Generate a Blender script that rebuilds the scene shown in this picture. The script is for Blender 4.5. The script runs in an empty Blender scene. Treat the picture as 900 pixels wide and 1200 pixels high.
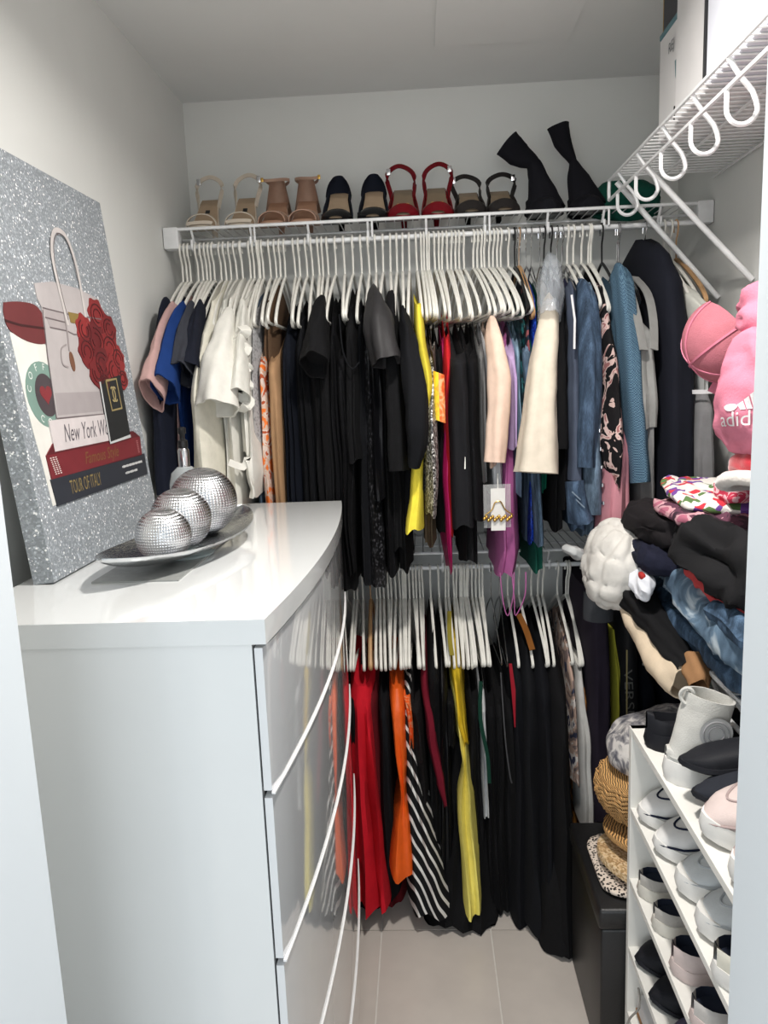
import bpy, bmesh, math, random
from mathutils import Vector, Matrix, noise
from mathutils.bvhtree import BVHTree

C = bpy.context.scene.collection
PI = math.pi
random.seed(7)

# ------------------------------------------------------------------ camera, world, lights, exposure
H = 1.5
AX = Vector((0.99817803, 0.03079778, -0.0518857))
AY = Vector((0.04594106, 0.16954437, 0.98445118))
AZ = Vector((-0.03911584, 0.98504122, -0.16782058))
cam_d = bpy.data.cameras.new('camera')
cam = bpy.data.objects.new('camera', cam_d)
C.objects.link(cam)
cam_d.sensor_fit = 'VERTICAL'
cam_d.sensor_height = 36.0
cam_d.lens = 27.0
cam_d.clip_start = 0.02
cam.matrix_world = Matrix(((AX[0], AX[1], -AX[2], 0), (AY[0], AY[1], -AY[2], 0), (AZ[0], AZ[1], -AZ[2], H), (0, 0, 0, 1)))
bpy.context.scene.camera = cam

w = bpy.data.worlds.new('world')
bpy.context.scene.world = w
w.use_nodes = True
w.node_tree.nodes['Background'].inputs[0].default_value = (0.86, 0.94, 1.0, 1)
w.node_tree.nodes['Background'].inputs[1].default_value = 0.98

def area_light(name, loc, target, size, size_y, power, col, shape='RECTANGLE'):
    l = bpy.data.lights.new(name, 'AREA')
    l.shape = shape
    l.size = size
    if shape == 'RECTANGLE':
        l.size_y = size_y
    l.energy = power
    l.color = col
    o = bpy.data.objects.new(name, l)
    C.objects.link(o)
    o.location = loc
    o.rotation_euler = (Vector(target) - Vector(loc)).to_track_quat('-Z', 'Y').to_euler()
    return o
# the closet's recessed ceiling downlight and the window of the bedroom behind the doorway
dl = area_light('ceiling_downlight', (0.14, 1.12, 2.345), (0.14, 1.12, 0), 0.13, 0.13, 20.5, (1.0, 0.955, 0.90), 'DISK')
dl.data.spread = math.radians(158)
area_light('bedroom_window', (-0.5, -2.6, 1.7), (0.0, 1.6, 1.2), 2.2, 1.7, 52.0, (0.90, 0.96, 1.0))

vs = bpy.context.scene.view_settings
vs.view_transform = 'Standard'
vs.look = 'None'
vs.gamma = 1.0
vs.use_curve_mapping = False
vs.exposure = 0.0

# ------------------------------------------------------------------ helpers
def lin(c):
    c = c / 255.0
    return c / 12.92 if c <= 0.04045 else ((c + 0.055) / 1.055) ** 2.4
def rgb(c):
    return (lin(c[0]), lin(c[1]), lin(c[2]), 1.0)

MATS = {}
def mat(name, col, rough=0.85, kind='plain', cols=(), scale=40.0, metal=0.0, bump=0.0, bscale=300.0, sheen=0.0, coat=0.0, alpha=1.0, trans=0.0, spec=0.5, var=0.95):
    """node-based material; kind gives the print of the cloth or surface"""
    if name in MATS:
        return MATS[name]
    m = bpy.data.materials.new(name)
    m.use_nodes = True
    nt = m.node_tree
    b = nt.nodes['Principled BSDF']
    N = nt.nodes.new
    L = nt.links.new
    b.inputs['Base Color'].default_value = rgb(col)
    b.inputs['Roughness'].default_value = rough
    b.inputs['Metallic'].default_value = metal
    b.inputs['Specular IOR Level'].default_value = spec
    b.inputs['Sheen Weight'].default_value = sheen
    b.inputs['Coat Weight'].default_value = coat
    b.inputs['Coat Roughness'].default_value = 0.03
    b.inputs['Alpha'].default_value = alpha
    b.inputs['Transmission Weight'].default_value = trans
    tc = N('ShaderNodeTexCoord')
    obj = tc.outputs['Object']
    def ramp(src, stops, interp='LINEAR'):
        r = N('ShaderNodeValToRGB')
        r.color_ramp.interpolation = interp
        els = r.color_ramp.elements
        els[0].position, els[0].color = stops[0][0], rgb(stops[0][1])
        els[1].position, els[1].color = stops[-1][0], rgb(stops[-1][1])
        for p, c in stops[1:-1]:
            e = els.new(p)
            e.color = rgb(c)
        L(src, r.inputs[0])
        L(r.outputs[0], b.inputs['Base Color'])
        return r
    def noise_tex(sc, detail=3.0, vec=None, dist=0.0):
        n = N('ShaderNodeTexNoise')
        n.inputs['Scale'].default_value = sc
        n.inputs['Detail'].default_value = detail
        n.inputs['Distortion'].default_value = dist
        L(vec or obj, n.inputs['Vector'])
        return n
    def mapped(sx, sy, sz, rot=(0, 0, 0)):
        mp = N('ShaderNodeMapping')
        mp.inputs['Scale'].default_value = (sx, sy, sz)
        mp.inputs['Rotation'].default_value = rot
        L(obj, mp.inputs['Vector'])
        return mp.outputs[0]
    if kind == 'plain':
        d = [int(v * var) for v in col]
        n = noise_tex(scale, 4)
        ramp(n.outputs['Fac'], [(0.3, d), (0.7, col)])
    elif kind == 'denim':
        n = noise_tex(1.0, 4, mapped(60, 60, 14))
        n2 = noise_tex(1.0, 5, mapped(700, 700, 90))
        mx = N('ShaderNodeMath'); mx.operation = 'ADD'
        m2 = N('ShaderNodeMath'); m2.operation = 'MULTIPLY'; m2.inputs[1].default_value = 0.5
        L(n2.outputs['Fac'], m2.inputs[0]); L(n.outputs['Fac'], mx.inputs[0]); L(m2.outputs[0], mx.inputs[1])
        ramp(mx.outputs[0], [(0.45, [int(v * 0.6) for v in col]), (0.75, col), (1.0, [min(255, int(v * 1.3 + 12)) for v in col])])
    elif kind == 'patch':         # irregular printed patches (florals, tie-dye, camouflage prints)
        n = noise_tex(scale, 2.0, None, 1.2)
        k = len(cols)
        st = []
        for i, c in enumerate(cols):
            st.append((0.30 + 0.42 * i / k, c))
        ramp(n.outputs['Fac'], st, 'CONSTANT')
    elif kind == 'tiedye':
        n = noise_tex(scale, 3.0, None, 2.5)
        ramp(n.outputs['Fac'], [(0.35, cols[0]), (0.5, cols[1]), (0.62, cols[2])])
    elif kind == 'spots':         # small cells: sequins, speckle, leopard, flowers
        v = N('ShaderNodeTexVoronoi')
        v.inputs['Scale'].default_value = scale
        L(obj, v.inputs['Vector'])
        sp = N('ShaderNodeSeparateColor')
        L(v.outputs['Color'], sp.inputs[0])
        k = len(cols)
        ramp(sp.outputs[0], [(i / k, c) for i, c in enumerate(cols)], 'CONSTANT')
    elif kind == 'leopard':
        v = N('ShaderNodeTexVoronoi')
        v.inputs['Scale'].default_value = scale
        L(obj, v.inputs['Vector'])
        ramp(v.outputs['Distance'], [(0.0, cols[0]), (0.42, cols[1])], 'CONSTANT')
    elif kind == 'zebra':
        wv = N('ShaderNodeTexWave')
        wv.bands_direction = 'DIAGONAL'
        wv.inputs['Scale'].default_value = scale
        wv.inputs['Distortion'].default_value = 3.0
        wv.inputs['Detail'].default_value = 1.0
        wv.inputs['Detail Scale'].default_value = 0.6
        L(mapped(1, 0.35, 0.45), wv.inputs['Vector'])
        ramp(wv.outputs['Fac'], [(0.0, cols[0]), (0.76, cols[1])], 'CONSTANT')
    elif kind == 'gingham':
        ck = N('ShaderNodeTexChecker')
        ck.inputs['Scale'].default_value = scale
        ck.inputs['Color1'].default_value = rgb(cols[0])
        ck.inputs['Color2'].default_value = rgb(cols[1])
        L(obj, ck.inputs['Vector'])
        L(ck.outputs['Color'], b.inputs['Base Color'])
    elif kind == 'bands':         # horizontal bands by height
        wv = N('ShaderNodeTexWave')
        wv.bands_direction = 'Z'
        wv.inputs['Scale'].default_value = scale
        wv.inputs['Distortion'].default_value = 1.0
        L(obj, wv.inputs['Vector'])
        k = len(cols)
        ramp(wv.outputs['Fac'], [(i / k, c) for i, c in enumerate(cols)], 'CONSTANT')
    elif kind == 'glitter':
        v = N('ShaderNodeTexVoronoi')
        v.inputs['Scale'].default_value = scale
        L(obj, v.inputs['Vector'])
        sp = N('ShaderNodeSeparateColor')
        L(v.outputs['Color'], sp.inputs[0])
        ramp(sp.outputs[0], [(0.0, col), (0.45, cols[0]), (0.78, cols[1]), (0.91, cols[2]), (0.965, (252, 252, 252))], 'CONSTANT')
        nm = N('ShaderNodeNormalMap')
        nm.space = 'OBJECT'
        nm.inputs['Strength'].default_value = 0.16
        L(v.outputs['Color'], nm.inputs['Color'])
    elif kind == 'weave':         # straw
        wv = N('ShaderNodeTexWave')
        wv.inputs['Scale'].default_value = scale
        wv.inputs['Distortion'].default_value = 4.0
        wv.inputs['Detail'].default_value = 2.0
        L(mapped(1, 1, 2.2, (0.3, 0.6, 0.4)), wv.inputs['Vector'])
        ramp(wv.outputs['Fac'], [(0.1, [int(v * 0.45) for v in col]), (0.5, col), (0.9, [min(255, int(v * 1.2)) for v in col])])
        bp = N('ShaderNodeBump')
        bp.inputs['Strength'].default_value = 0.6
        bp.inputs['Distance'].default_value = 0.004
        L(wv.outputs['Fac'], bp.inputs['Height'])
        L(bp.outputs[0], b.inputs['Normal'])
    elif kind == 'hammer':        # hammered silver scored with a fine grid
        hs = []
        for axis, sc in (('X', scale * 1.6), ('Y', scale)):
            wv = N('ShaderNodeTexWave')
            wv.bands_direction = axis
            wv.inputs['Scale'].default_value = sc
            wv.inputs['Distortion'].default_value = 1.2
            wv.inputs['Detail Scale'].default_value = 2.0
            L(tc.outputs['UV'], wv.inputs['Vector'])
            hs.append(wv.outputs['Fac'])
        n = noise_tex(70, 3)
        ad = N('ShaderNodeMath'); ad.operation = 'MULTIPLY'
        L(hs[0], ad.inputs[0]); L(hs[1], ad.inputs[1])
        a2 = N('ShaderNodeMath'); a2.operation = 'ADD'
        L(ad.outputs[0], a2.inputs[0]); L(n.outputs['Fac'], a2.inputs[1])
        bp = N('ShaderNodeBump')
        bp.inputs['Strength'].default_value = 0.5
        bp.inputs['Distance'].default_value = 0.0015
        L(a2.outputs[0], bp.inputs['Height'])
        L(bp.outputs[0], b.inputs['Normal'])
        ramp(ad.outputs[0], [(0.0, [int(v * 0.82) for v in col]), (0.35, col)])
    elif kind == 'lace':
        v = N('ShaderNodeTexVoronoi')
        v.inputs['Scale'].default_value = scale
        L(obj, v.inputs['Vector'])
        ramp(v.outputs['Distance'], [(0.2, [int(x * 0.75) for x in col]), (0.5, col)])
    if bump and kind not in ('weave', 'hammer'):
        n = noise_tex(bscale, 3)
        bp = N('ShaderNodeBump')
        bp.inputs['Strength'].default_value = bump
        bp.inputs['Distance'].default_value = 0.002
        L(n.outputs['Fac'], bp.inputs['Height'])
        L(bp.outputs[0], b.inputs['Normal'])
    MATS[name] = m
    return m

def tag(o, label=None, cat=None, group=None, kind=None):
    if label: o['label'] = label
    if cat: o['category'] = cat
    if group: o['group'] = group
    if kind: o['kind'] = kind
    return o
def thing(name, label, cat, loc, group=None):
    o = bpy.data.objects.new(name, None)
    o.empty_display_size = 0.05
    C.objects.link(o)
    o.location = loc
    return tag(o, label, cat, group)
def root_loc(p):
    while p.parent is not None:
        p = p.parent
    return Vector(p.location)

class MB:
    """collects world-space geometry for ONE part; build() links it as one mesh object"""
    def __init__(s):
        s.v, s.f = [], []
    def add(s, vs, fs):
        o = len(s.v)
        s.v += [Vector(p) for p in vs]
        s.f += [tuple(i + o for i in f) for f in fs]
        return s
    def box(s, x0, x1, y0, y1, z0, z1, bev=0.0):
        if bev > 0:
            bm = bmesh.new()
            bmesh.ops.create_cube(bm, size=1.0)
            for v in bm.verts:
                v.co = Vector((x0 + (v.co.x + .5) * (x1 - x0), y0 + (v.co.y + .5) * (y1 - y0), z0 + (v.co.z + .5) * (z1 - z0)))
            bmesh.ops.bevel(bm, geom=bm.edges[:], offset=bev, segments=2, affect='EDGES', profile=0.5)
            bm.verts.index_update()
            s.add([v.co.copy() for v in bm.verts], [[v.index for v in f.verts] for f in bm.faces])
            bm.free()
            return s
        return s.add([(x, y, z) for x in (x0, x1) for y in (y0, y1) for z in (z0, z1)],
                     [(0, 1, 3, 2), (4, 6, 7, 5), (0, 4, 5, 1), (2, 3, 7, 6), (0, 2, 6, 4), (1, 5, 7, 3)])
    def tube(s, pts, r, n=6, cap=True, flat=1.0):
        """round tube along pts; r number or list"""
        pts = [Vector(p) for p in pts]
        k = len(pts)
        rs = r if isinstance(r, (list, tuple)) else [r] * k
        up = None
        vs, fs = [], []
        for i, p in enumerate(pts):
            t = (pts[min(i + 1, k - 1)] - pts[max(i - 1, 0)]).normalized()
            if up is None:
                up = t.orthogonal().normalized()
            up = (up - t * up.dot(t)).normalized()
            sd = t.cross(up)
            for j in range(n):
                a = 2 * PI * j / n
                vs.append(p + (up * math.cos(a) + sd * math.sin(a) * flat) * rs[i])
        for i in range(k - 1):
            for j in range(n):
                a, b = i * n + j, i * n + (j + 1) % n
                fs.append((a, b, b + n, a + n))
        if cap:
            fs.append(tuple(reversed(range(n))))
            fs.append(tuple(range((k - 1) * n, k * n)))
        return s.add(vs, fs)
    def ribbon(s, pts, widths, thick, side):
        """strap: flat band with thickness along pts, width direction = side"""
        pts = [Vector(p) for p in pts]
        k = len(pts)
        ws = widths if isinstance(widths, (list, tuple)) else [widths] * k
        vs, fs = [], []
        for i, p in enumerate(pts):
            t = (pts[min(i + 1, k - 1)] - pts[max(i - 1, 0)]).normalized()
            sv = Vector(side(i) if callable(side) else side)
            sv = (sv - t * sv.dot(t)).normalized()
            nn = t.cross(sv)
            for a, b in ((-1, -1), (1, -1), (1, 1), (-1, 1)):
                vs.append(p + sv * a * ws[i] / 2 + nn * b * thick / 2)
        for i in range(k - 1):
            for j in range(4):
                a, b = i * 4 + j, i * 4 + (j + 1) % 4
                fs.append((a, b, b + 4, a + 4))
        fs.append((3, 2, 1, 0))
        fs.append(tuple(range((k - 1) * 4, k * 4)))
        return s.add(vs, fs)
    def grid(s, rows, closed=True, cap0=False, cap1=False):
        """rows: list of equal-length rings"""
        n = len(rows[0])
        vs = [p for r in rows for p in r]
        fs = []
        for i in range(len(rows) - 1):
            for j in range(n if closed else n - 1):
                a, b = i * n + j, i * n + (j + 1) % n
                fs.append((a, b, b + n, a + n))
        if cap0: fs.append(tuple(reversed(range(n))))
        if cap1: fs.append(tuple(range((len(rows) - 1) * n, len(rows) * n)))
        return s.add(vs, fs)
    def lathe(s, c, prof, n=24):
        rows = [[(c[0] + r * math.cos(2 * PI * j / n), c[1] + r * math.sin(2 * PI * j / n), c[2] + z) for j in range(n)] for r, z in prof]
        return s.grid(rows, True, True, True)
    def prism(s, outline, z0, z1):
        """outline (x,y) extruded from z0 to z1"""
        n = len(outline)
        vs = [(x, y, z0) for x, y in outline] + [(x, y, z1) for x, y in outline]
        fs = [tuple(reversed(range(n))), tuple(range(n, 2 * n))] + [(i, (i + 1) % n, n + (i + 1) % n, n + i) for i in range(n)]
        return s.add(vs, fs)
    def build(s, name, m, parent=None, smooth=True, loc=None, angle=50):
        me = bpy.data.meshes.new(name)
        if parent is not None:
            off = root_loc(parent)
        elif loc is not None:
            off = Vector(loc)
        else:
            xs = [p.x for p in s.v]; ys = [p.y for p in s.v]; zs = [p.z for p in s.v]
            off = Vector(((min(xs) + max(xs)) / 2, (min(ys) + max(ys)) / 2, min(zs)))
        me.from_pydata([tuple(p - off) for p in s.v], [], s.f)
        me.materials.append(m)
        bm = bmesh.new()
        bm.from_mesh(me)
        bmesh.ops.recalc_face_normals(bm, faces=bm.faces[:])
        if smooth:
            ca = math.radians(angle)
            for f in bm.faces:
                f.smooth = True
            for e in bm.edges:
                if len(e.link_faces) == 2 and e.calc_face_angle(0) > ca:
                    e.smooth = False
        bm.to_mesh(me)
        bm.free()
        o = bpy.data.objects.new(name, me)
        C.objects.link(o)
        if parent is not None:
            o.parent = parent
        else:
            o.location = off
        return o

def copy_child(src, name, parent, loc=(0, 0, 0)):
    o = src.copy()
    o.name = name
    C.objects.link(o)
    o.parent = parent
    o.location = loc
    return o

def text_verts(body, size, shear=0.0, extrude=0.0):
    cu = bpy.data.curves.new('lettering', 'FONT')
    cu.body = body
    cu.size = size
    cu.shear = shear
    cu.extrude = extrude
    cu.resolution_u = 3
    cu.align_x = 'CENTER'
    cu.align_y = 'CENTER'
    o = bpy.data.objects.new('lettering', cu)
    C.objects.link(o)
    bpy.context.view_layer.update()
    me = bpy.data.meshes.new_from_object(o.evaluated_get(bpy.context.evaluated_depsgraph_get()))
    vs = [v.co.copy() for v in me.vertices]
    fs = [tuple(p.vertices) for p in me.polygons]
    bpy.data.objects.remove(o)
    bpy.data.curves.remove(cu)
    bpy.data.meshes.remove(me)
    return vs, fs

def smooth_pts(pts, per=6):
    """Catmull-Rom through pts"""
    P = [Vector(p) for p in pts]
    out = []
    for i in range(len(P) - 1):
        p0, p1, p2, p3 = P[max(i - 1, 0)], P[i], P[i + 1], P[min(i + 2, len(P) - 1)]
        for k in range(per):
            t = k / per
            out.append(0.5 * ((2 * p1) + (p2 - p0) * t + (2 * p0 - 5 * p1 + 4 * p2 - p3) * t * t + (3 * p1 - p0 - 3 * p2 + p3) * t ** 3))
    out.append(P[-1])
    return out
def lerp_ctrl(ctrl, z):
    """ctrl rows (z, ...) from top to bottom"""
    if z >= ctrl[0][0]: return ctrl[0][1:]
    for a, b in zip(ctrl, ctrl[1:]):
        if z >= b[0]:
            t = (a[0] - z) / max(1e-6, a[0] - b[0])
            t = t * t * (3 - 2 * t) * 0.6 + t * 0.4
            return tuple(p + (q - p) * t for p, q in zip(a[1:], b[1:]))
    return ctrl[-1][1:]

# ------------------------------------------------------------------ base materials
WALL = mat('wall_paint', (224, 225, 222), 0.9, var=0.99, bump=0.05, bscale=200, scale=6)
CEIL = mat('ceiling_paint', (230, 231, 230), 0.95, var=0.99, bump=0.05, bscale=160, scale=5)
JAMB = mat('door_trim_paint', (222, 228, 232), 0.5, var=0.99, scale=4)
TILE = mat('porcelain_tile', (196, 188, 180), 0.32, bump=0.02, scale=9)
GROUT = mat('pale_grout', (216, 212, 206), 0.9)
WIRE = mat('white_wire_coating', (232, 233, 234), 0.4)
PLAST = mat('white_hanger_plastic', (228, 226, 218), 0.42)
GREYP = mat('grey_hanger_plastic', (120, 122, 126), 0.45)
BLACKP = mat('black_plastic', (22, 22, 24), 0.4)
WOOD = mat('beige_wood', (186, 146, 104), 0.5)
METAL = mat('chrome_metal', (205, 205, 208), 0.18, metal=1.0)
GOLD = mat('gold_metal', (212, 172, 92), 0.28, metal=1.0)
GLOSS = mat('white_lacquer', (218, 220, 220), 0.10, var=0.99, scale=3, coat=0.6)
GLOSS2 = mat('white_lacquer_drawer', (214, 216, 218), 0.06, var=0.99, scale=3, coat=1.0)

# ------------------------------------------------------------------ the setting
BX0, BX1, BY0, BY1, CZ = -0.70, 0.80, 0.63, 2.50, 2.363
def struct(name, mb, m, smooth=False):
    o = mb.build(name, m, smooth=smooth)
    o['kind'] = 'structure'
    return o
floor = struct('floor', MB().box(-2.2, 2.2, -3.0, BY1 + .1, -0.1, -0.004), GROUT)
tile_src = None
TW, TL, GAP = 0.300, 0.60, 0.004
for ix in range(-5, 5):
    for iy in range(0, 6):
        x0 = 0.148 + ix * TW
        y0 = 2.5 - (iy + 1) * TL + (0.3 if ix % 2 else 0.0) * 0
        if x0 > BX1 + .1 or x0 + TW < BX0 - .1:
            continue
        if tile_src is None:
            tile_src = MB().box(0 - 0 + x0 + GAP / 2, x0 + TW - GAP / 2, y0 + GAP / 2, y0 + TL - GAP / 2, -0.004, 0.0).build('tile', TILE, floor, smooth=False)
            tx, ty = x0, y0
        else:
            copy_child(tile_src, 'tile', floor, (x0 - tx, y0 - ty, 0))
ceiling = struct('ceiling', MB().box(BX0 - .1, BX1 + .1, BY0, BY1 + .1, CZ, CZ + .1), CEIL)
MB().box(0.065, 0.415, 1.86, 2.197, CZ - 0.006, CZ).build('access_hatch', CEIL, ceiling, smooth=False)
struct('wall_back', MB().box(BX0 - .1, BX1 + .1, BY1, BY1 + .1, 0, CZ), WALL)
struct('wall_left', MB().box(BX0 - .1, BX0, BY0, BY1, 0, CZ), WALL)
struct('wall_right', MB().box(BX1, BX1 + .1, BY0, BY1, 0, CZ), WALL)
wf = MB().box(-2.2, -0.445, BY0 - .0155, 0.75, 0, CZ + .1)
wf.box(0.334, 2.2, BY0 - .0155, 0.75, 0, CZ + .1).box(-0.445, 0.334, BY0 - .0155, 0.75, 2.05, CZ + .1)
struct('wall_front', wf, WALL)
struct('trim_1', MB().box(-0.445, -0.425, BY0 - .015, 0.75, 0, 2.05, 0.002).box(-0.50, -0.427, BY0 - .026, BY0 - .0155, 0, 2.05), JAMB)
struct('trim_2', MB().box(0.314, 0.334, BY0 - .015, 0.75, 0, 2.05, 0.002).box(0.316, 0.40, BY0 - .026, BY0 - .0155, 0, 2.05), JAMB)
struct('baseboard_back', MB().box(BX0, BX1, BY1 - .014, BY1, 0, 0.10), JAMB)
struct('baseboard_left', MB().box(BX0, BX0 + .014, 0.75, BY1 - .014, 0, 0.10), JAMB)
struct('baseboard_right', MB().box(BX1 - .014, BX1, 0.75, BY1 - .014, 0, 0.10), JAMB)

# ------------------------------------------------------------------ wire shelves
def hook_path(out, up, inn):
    """drop hook: out = lip point, in-plane; returns U in (s,z) coordinates with s measured from the lip inwards"""
    pts = [(0.0, 0.0), (0.018, -0.03), (0.036, -0.052), (0.044, -0.075)]
    for k in range(1, 8):
        a = PI * k / 8
        pts.append((0.022 + 0.022 * math.cos(a), -0.075 - 0.024 * math.sin(a)))
    pts += [(0.0, -0.075), (0.0, -0.05)]
    return pts
def wire_shelf_back(name, label, zt, x0, x1, yfront, yback, hooks, rod_label):
    t = thing(name, label, 'wire shelf', ((x0 + x1) / 2, yback, zt - 0.09))
    MB().tube([(x0, yfront, zt), (x1, yfront, zt)], 0.0045, 6).build('front_rail', WIRE, t)
    MB().tube([(x0, yfront + .13, zt - .006), (x1, yfront + .13, zt - .006)], 0.0035, 6).build('middle_rail', WIRE, t)
    MB().tube([(x0, yback - .005, zt - .006), (x1, yback - .005, zt - .006)], 0.0035, 6).build('rear_rail', WIRE, t)
    src = None
    n = int((x1 - x0) / 0.0254)
    for k in range(n + 1):
        x = x0 + (k + .3) * (x1 - x0) / (n + 1)
        if src is None:
            src = MB().tube([(x, yfront, zt + .002), (x, yback - .002, zt + .002)], 0.0016, 5).build('wire', WIRE, t); xs = x
        else:
            copy_child(src, 'wire', t, (x - xs, 0, 0))
    for x in hooks:
        MB().tube(smooth_pts([(x, yfront + s * .62, zt + z * .58) for s, z in hook_path(0, 0, 0)], 2), 0.0036, 6).build('drop_hook', WIRE, t)
    for x in hooks[1::2]:
        MB().tube([(x + .012, yfront, zt - .003), (x + .012, yfront, zt - .045)], 0.003, 6).build('lip_strut', WIRE, t)
    for sx, xe in ((1, x0), (-1, x1)):
        b = MB().box(min(xe, xe + sx * .042), max(xe, xe + sx * .042), yfront - .006, yfront + .03, zt - .052, zt + .006, 0.003)
        b.build('end_bracket', WIRE, t)
    r = MB().tube([(x0 + .003, yfront + .014, zt - .047), (x1 - .003, yfront + .014, zt - .047)], 0.0068, 10).build('hanging_rod', WIRE)
    tag(r, rod_label, 'rod')
    return t
SZ, SF = 1.936, 2.20
wire_shelf_back('wire_shelf', 'white wire shelf along the back wall with heeled shoes on it', SZ, BX0 + .002, BX1 - .002, SF, BY1 - .002,
                [-0.62, -0.455, -0.295, -0.13, 0.03, 0.19, 0.36, 0.51, 0.66], 'white closet rod under the shelf that holds the heeled shoes')
LZ = 0.998
wire_shelf_back('wire_shelf', 'white wire shelf under the hems of the upper row of clothes', LZ, BX0 + .002, BX1 - .002, SF, BY1 - .002,
                [-0.60, -0.44, -0.28, -0.12, 0.05, 0.20, 0.36, 0.52, 0.68], 'white closet rod that carries the lower row of clothes')
UPPER_ROD = (SF + .014, SZ - .047)
LOWER_ROD = (SF + .014, LZ - .047)

def wire_shelf_right(label, zt, xf, xw, y0, y1, hooks, braces):
    t = thing('wire_shelf', label, 'wire shelf', (xw, (y0 + y1) / 2, zt - 0.1))
    MB().tube([(xf, y0, zt), (xf, y1, zt)], 0.0045, 6).build('front_rail', WIRE, t)
    MB().tube([(xf, y0, zt - 0.05), (xf, y1, zt - 0.05)], 0.0045, 6).build('lower_rail', WIRE, t)
    MB().tube([(xf, y1, zt + .001), (xf, y1 + .004, zt - .025), (xf, y1, zt - .051)], 0.0045, 6).build('rail_end_cap', WIRE, t)
    for f in (0.45, 0.97):
        x = xf + (xw - xf) * f
        MB().tube([(x, y0, zt - .006), (x, y1, zt - .006)], 0.0035, 6).build('middle_rail', WIRE, t)
    src = None
    n = int((y1 - y0) / 0.0254)
    for k in range(n):
        y = y0 + (k + .5) * 0.0254
        if src is None:
            src = MB().tube([(xf - .001, y, zt + .003), (xw - .002, y, zt + .003)], 0.0019, 5).build('wire', WIRE, t); ys = y
        else:
            copy_child(src, 'wire', t, (0, y - ys, 0))
    for y in hooks:
        MB().tube(smooth_pts([(xf + s * 1.15, y, zt + z * 1.08) for s, z in hook_path(0, 0, 0)], 2), 0.0045, 6).build('drop_hook', WIRE, t)
    for y, drop in braces:
        MB().tube([(xf + .012, y, zt - .012), (xw - .002, y - .02, zt - drop)], 0.0075, 8).build('diagonal_brace', WIRE, t)
    return t
RZ = 2.003
wire_shelf_right('white wire shelf on the right wall carrying white boxes', RZ, 0.52, BX1 - .002, 0.80, 2.19, [2.10, 1.93, 1.74, 1.56, 1.39, 1.22, 1.0], [(2.16, 0.32), (1.95, 0.30)])
wire_shelf_right('white wire shelf on the right wall under the heap of folded clothes', 0.945, 0.52, BX1 - .002, 0.80, 2.10, [1.62, 1.47, 1.28, 1.05], [])

# ------------------------------------------------------------------ dresser
def bow(y):                      # plan of the bowed front
    t = (y - 1.455) / 0.50
    return -0.181 - 0.031 * t * t
DY0, DY1, DXB, DZ = 0.955, 1.955, -0.655, 1.20
dresser = thing('dresser', 'glossy white dresser with a bowed drawer front and thick top', 'dresser', (-0.43, 1.45, 0))
ys = [DY0 + (DY1 - DY0) * k / 24 for k in range(25)]
MB().prism([(DXB, DY0), ] + [(bow(y), y) for y in ys] + [(DXB, DY1)], DZ - 0.034, DZ).build('top', GLOSS, dresser, angle=30)
MB().box(DXB + .004, -0.232, DY0 + .004, DY0 + .022, 0.0, DZ - .034).build('side_panel', GLOSS, dresser, smooth=False)
MB().box(DXB + .004, -0.232, DY1 - .022, DY1 - .004, 0.0, DZ - .034).build('side_panel', GLOSS, dresser, smooth=False)
MB().box(DXB + .004, DXB + .014, DY0 + .022, DY1 - .022, 0.0, DZ - .034).build('back_panel', GLOSS, dresser, smooth=False)
MB().box(DXB + .02, -0.245, DY0 + .022, DY1 - .022, 0.03, DZ - .04).build('carcass', mat('dark_gap', (60, 62, 64), 0.8), dresser, smooth=False)
EDGE = mat('lit_edge_white', (240, 240, 240), 0.3)  # brighter than the drawers: light on their edges put into the colour
for zt_, zb_ in ((1.160, 0.957), (0.946, 0.700), (0.688, 0.440), (0.428, 0.185), (0.173, 0.03)):
    out = [(bow(y) - .004 - .003 * 0, y) for y in ys[0:]]
    out[0] = (out[0][0] - .002, DY0 + .003); out[-1] = (out[-1][0] - .002, DY1 - .003)
    d = MB().prism([(-0.229, DY0 + .003)] + out + [(-0.229, DY1 - .003)], zb_, zt_).build('drawer', GLOSS2, dresser, angle=30)
    if zb_ > .05:
        pts = [(bow(y) - .0035, y, zb_ - .002) for y in ys]
        MB().ribbon(pts, 0.005, 0.003, (1, 0, 0)).build('lit_edge_strip', EDGE, d)  # bright strip standing for the lit edge of the drawer below

# grey mat, tray, balls, dispenser on the dresser
tag(MB().box(-0.533, -0.392, 1.165, 1.65, DZ, DZ + .0025).build('table_mat', mat('grey_mat', (150, 152, 150), 0.25, scale=80), smooth=False),
    'thin grey rectangular mat under the silver tray', 'mat')
SIL = mat('hammered_silver', (226, 227, 230), 0.24, kind='hammer', scale=5.5, metal=1.0)
SILW = mat('silver_tray_rim', (206, 208, 210), 0.22, metal=1.0, bump=0.4, bscale=120)
def add_uv(o, n, rows):
    me = o.data
    uv = me.uv_layers.new(name='UVMap')
    for l in me.loops:
        co = me.vertices[l.vertex_index].co
        uv.data[l.index].uv = (math.atan2(co.y, co.x) / (2 * PI) * 2.2, co.z * 12)
tray = thing('decor_tray', 'silver boat shaped tray holding three silver balls', 'tray', (-0.437, 1.35, DZ + .0025))
TA, TB = Vector((-0.487, 1.105, 0)), Vector((-0.385, 1.60, 0))
td = (TB - TA).normalized(); tn = Vector((td.y, -td.x, 0))
rows_o, rows_i = [], []
NL, NS = 28, 12
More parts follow.
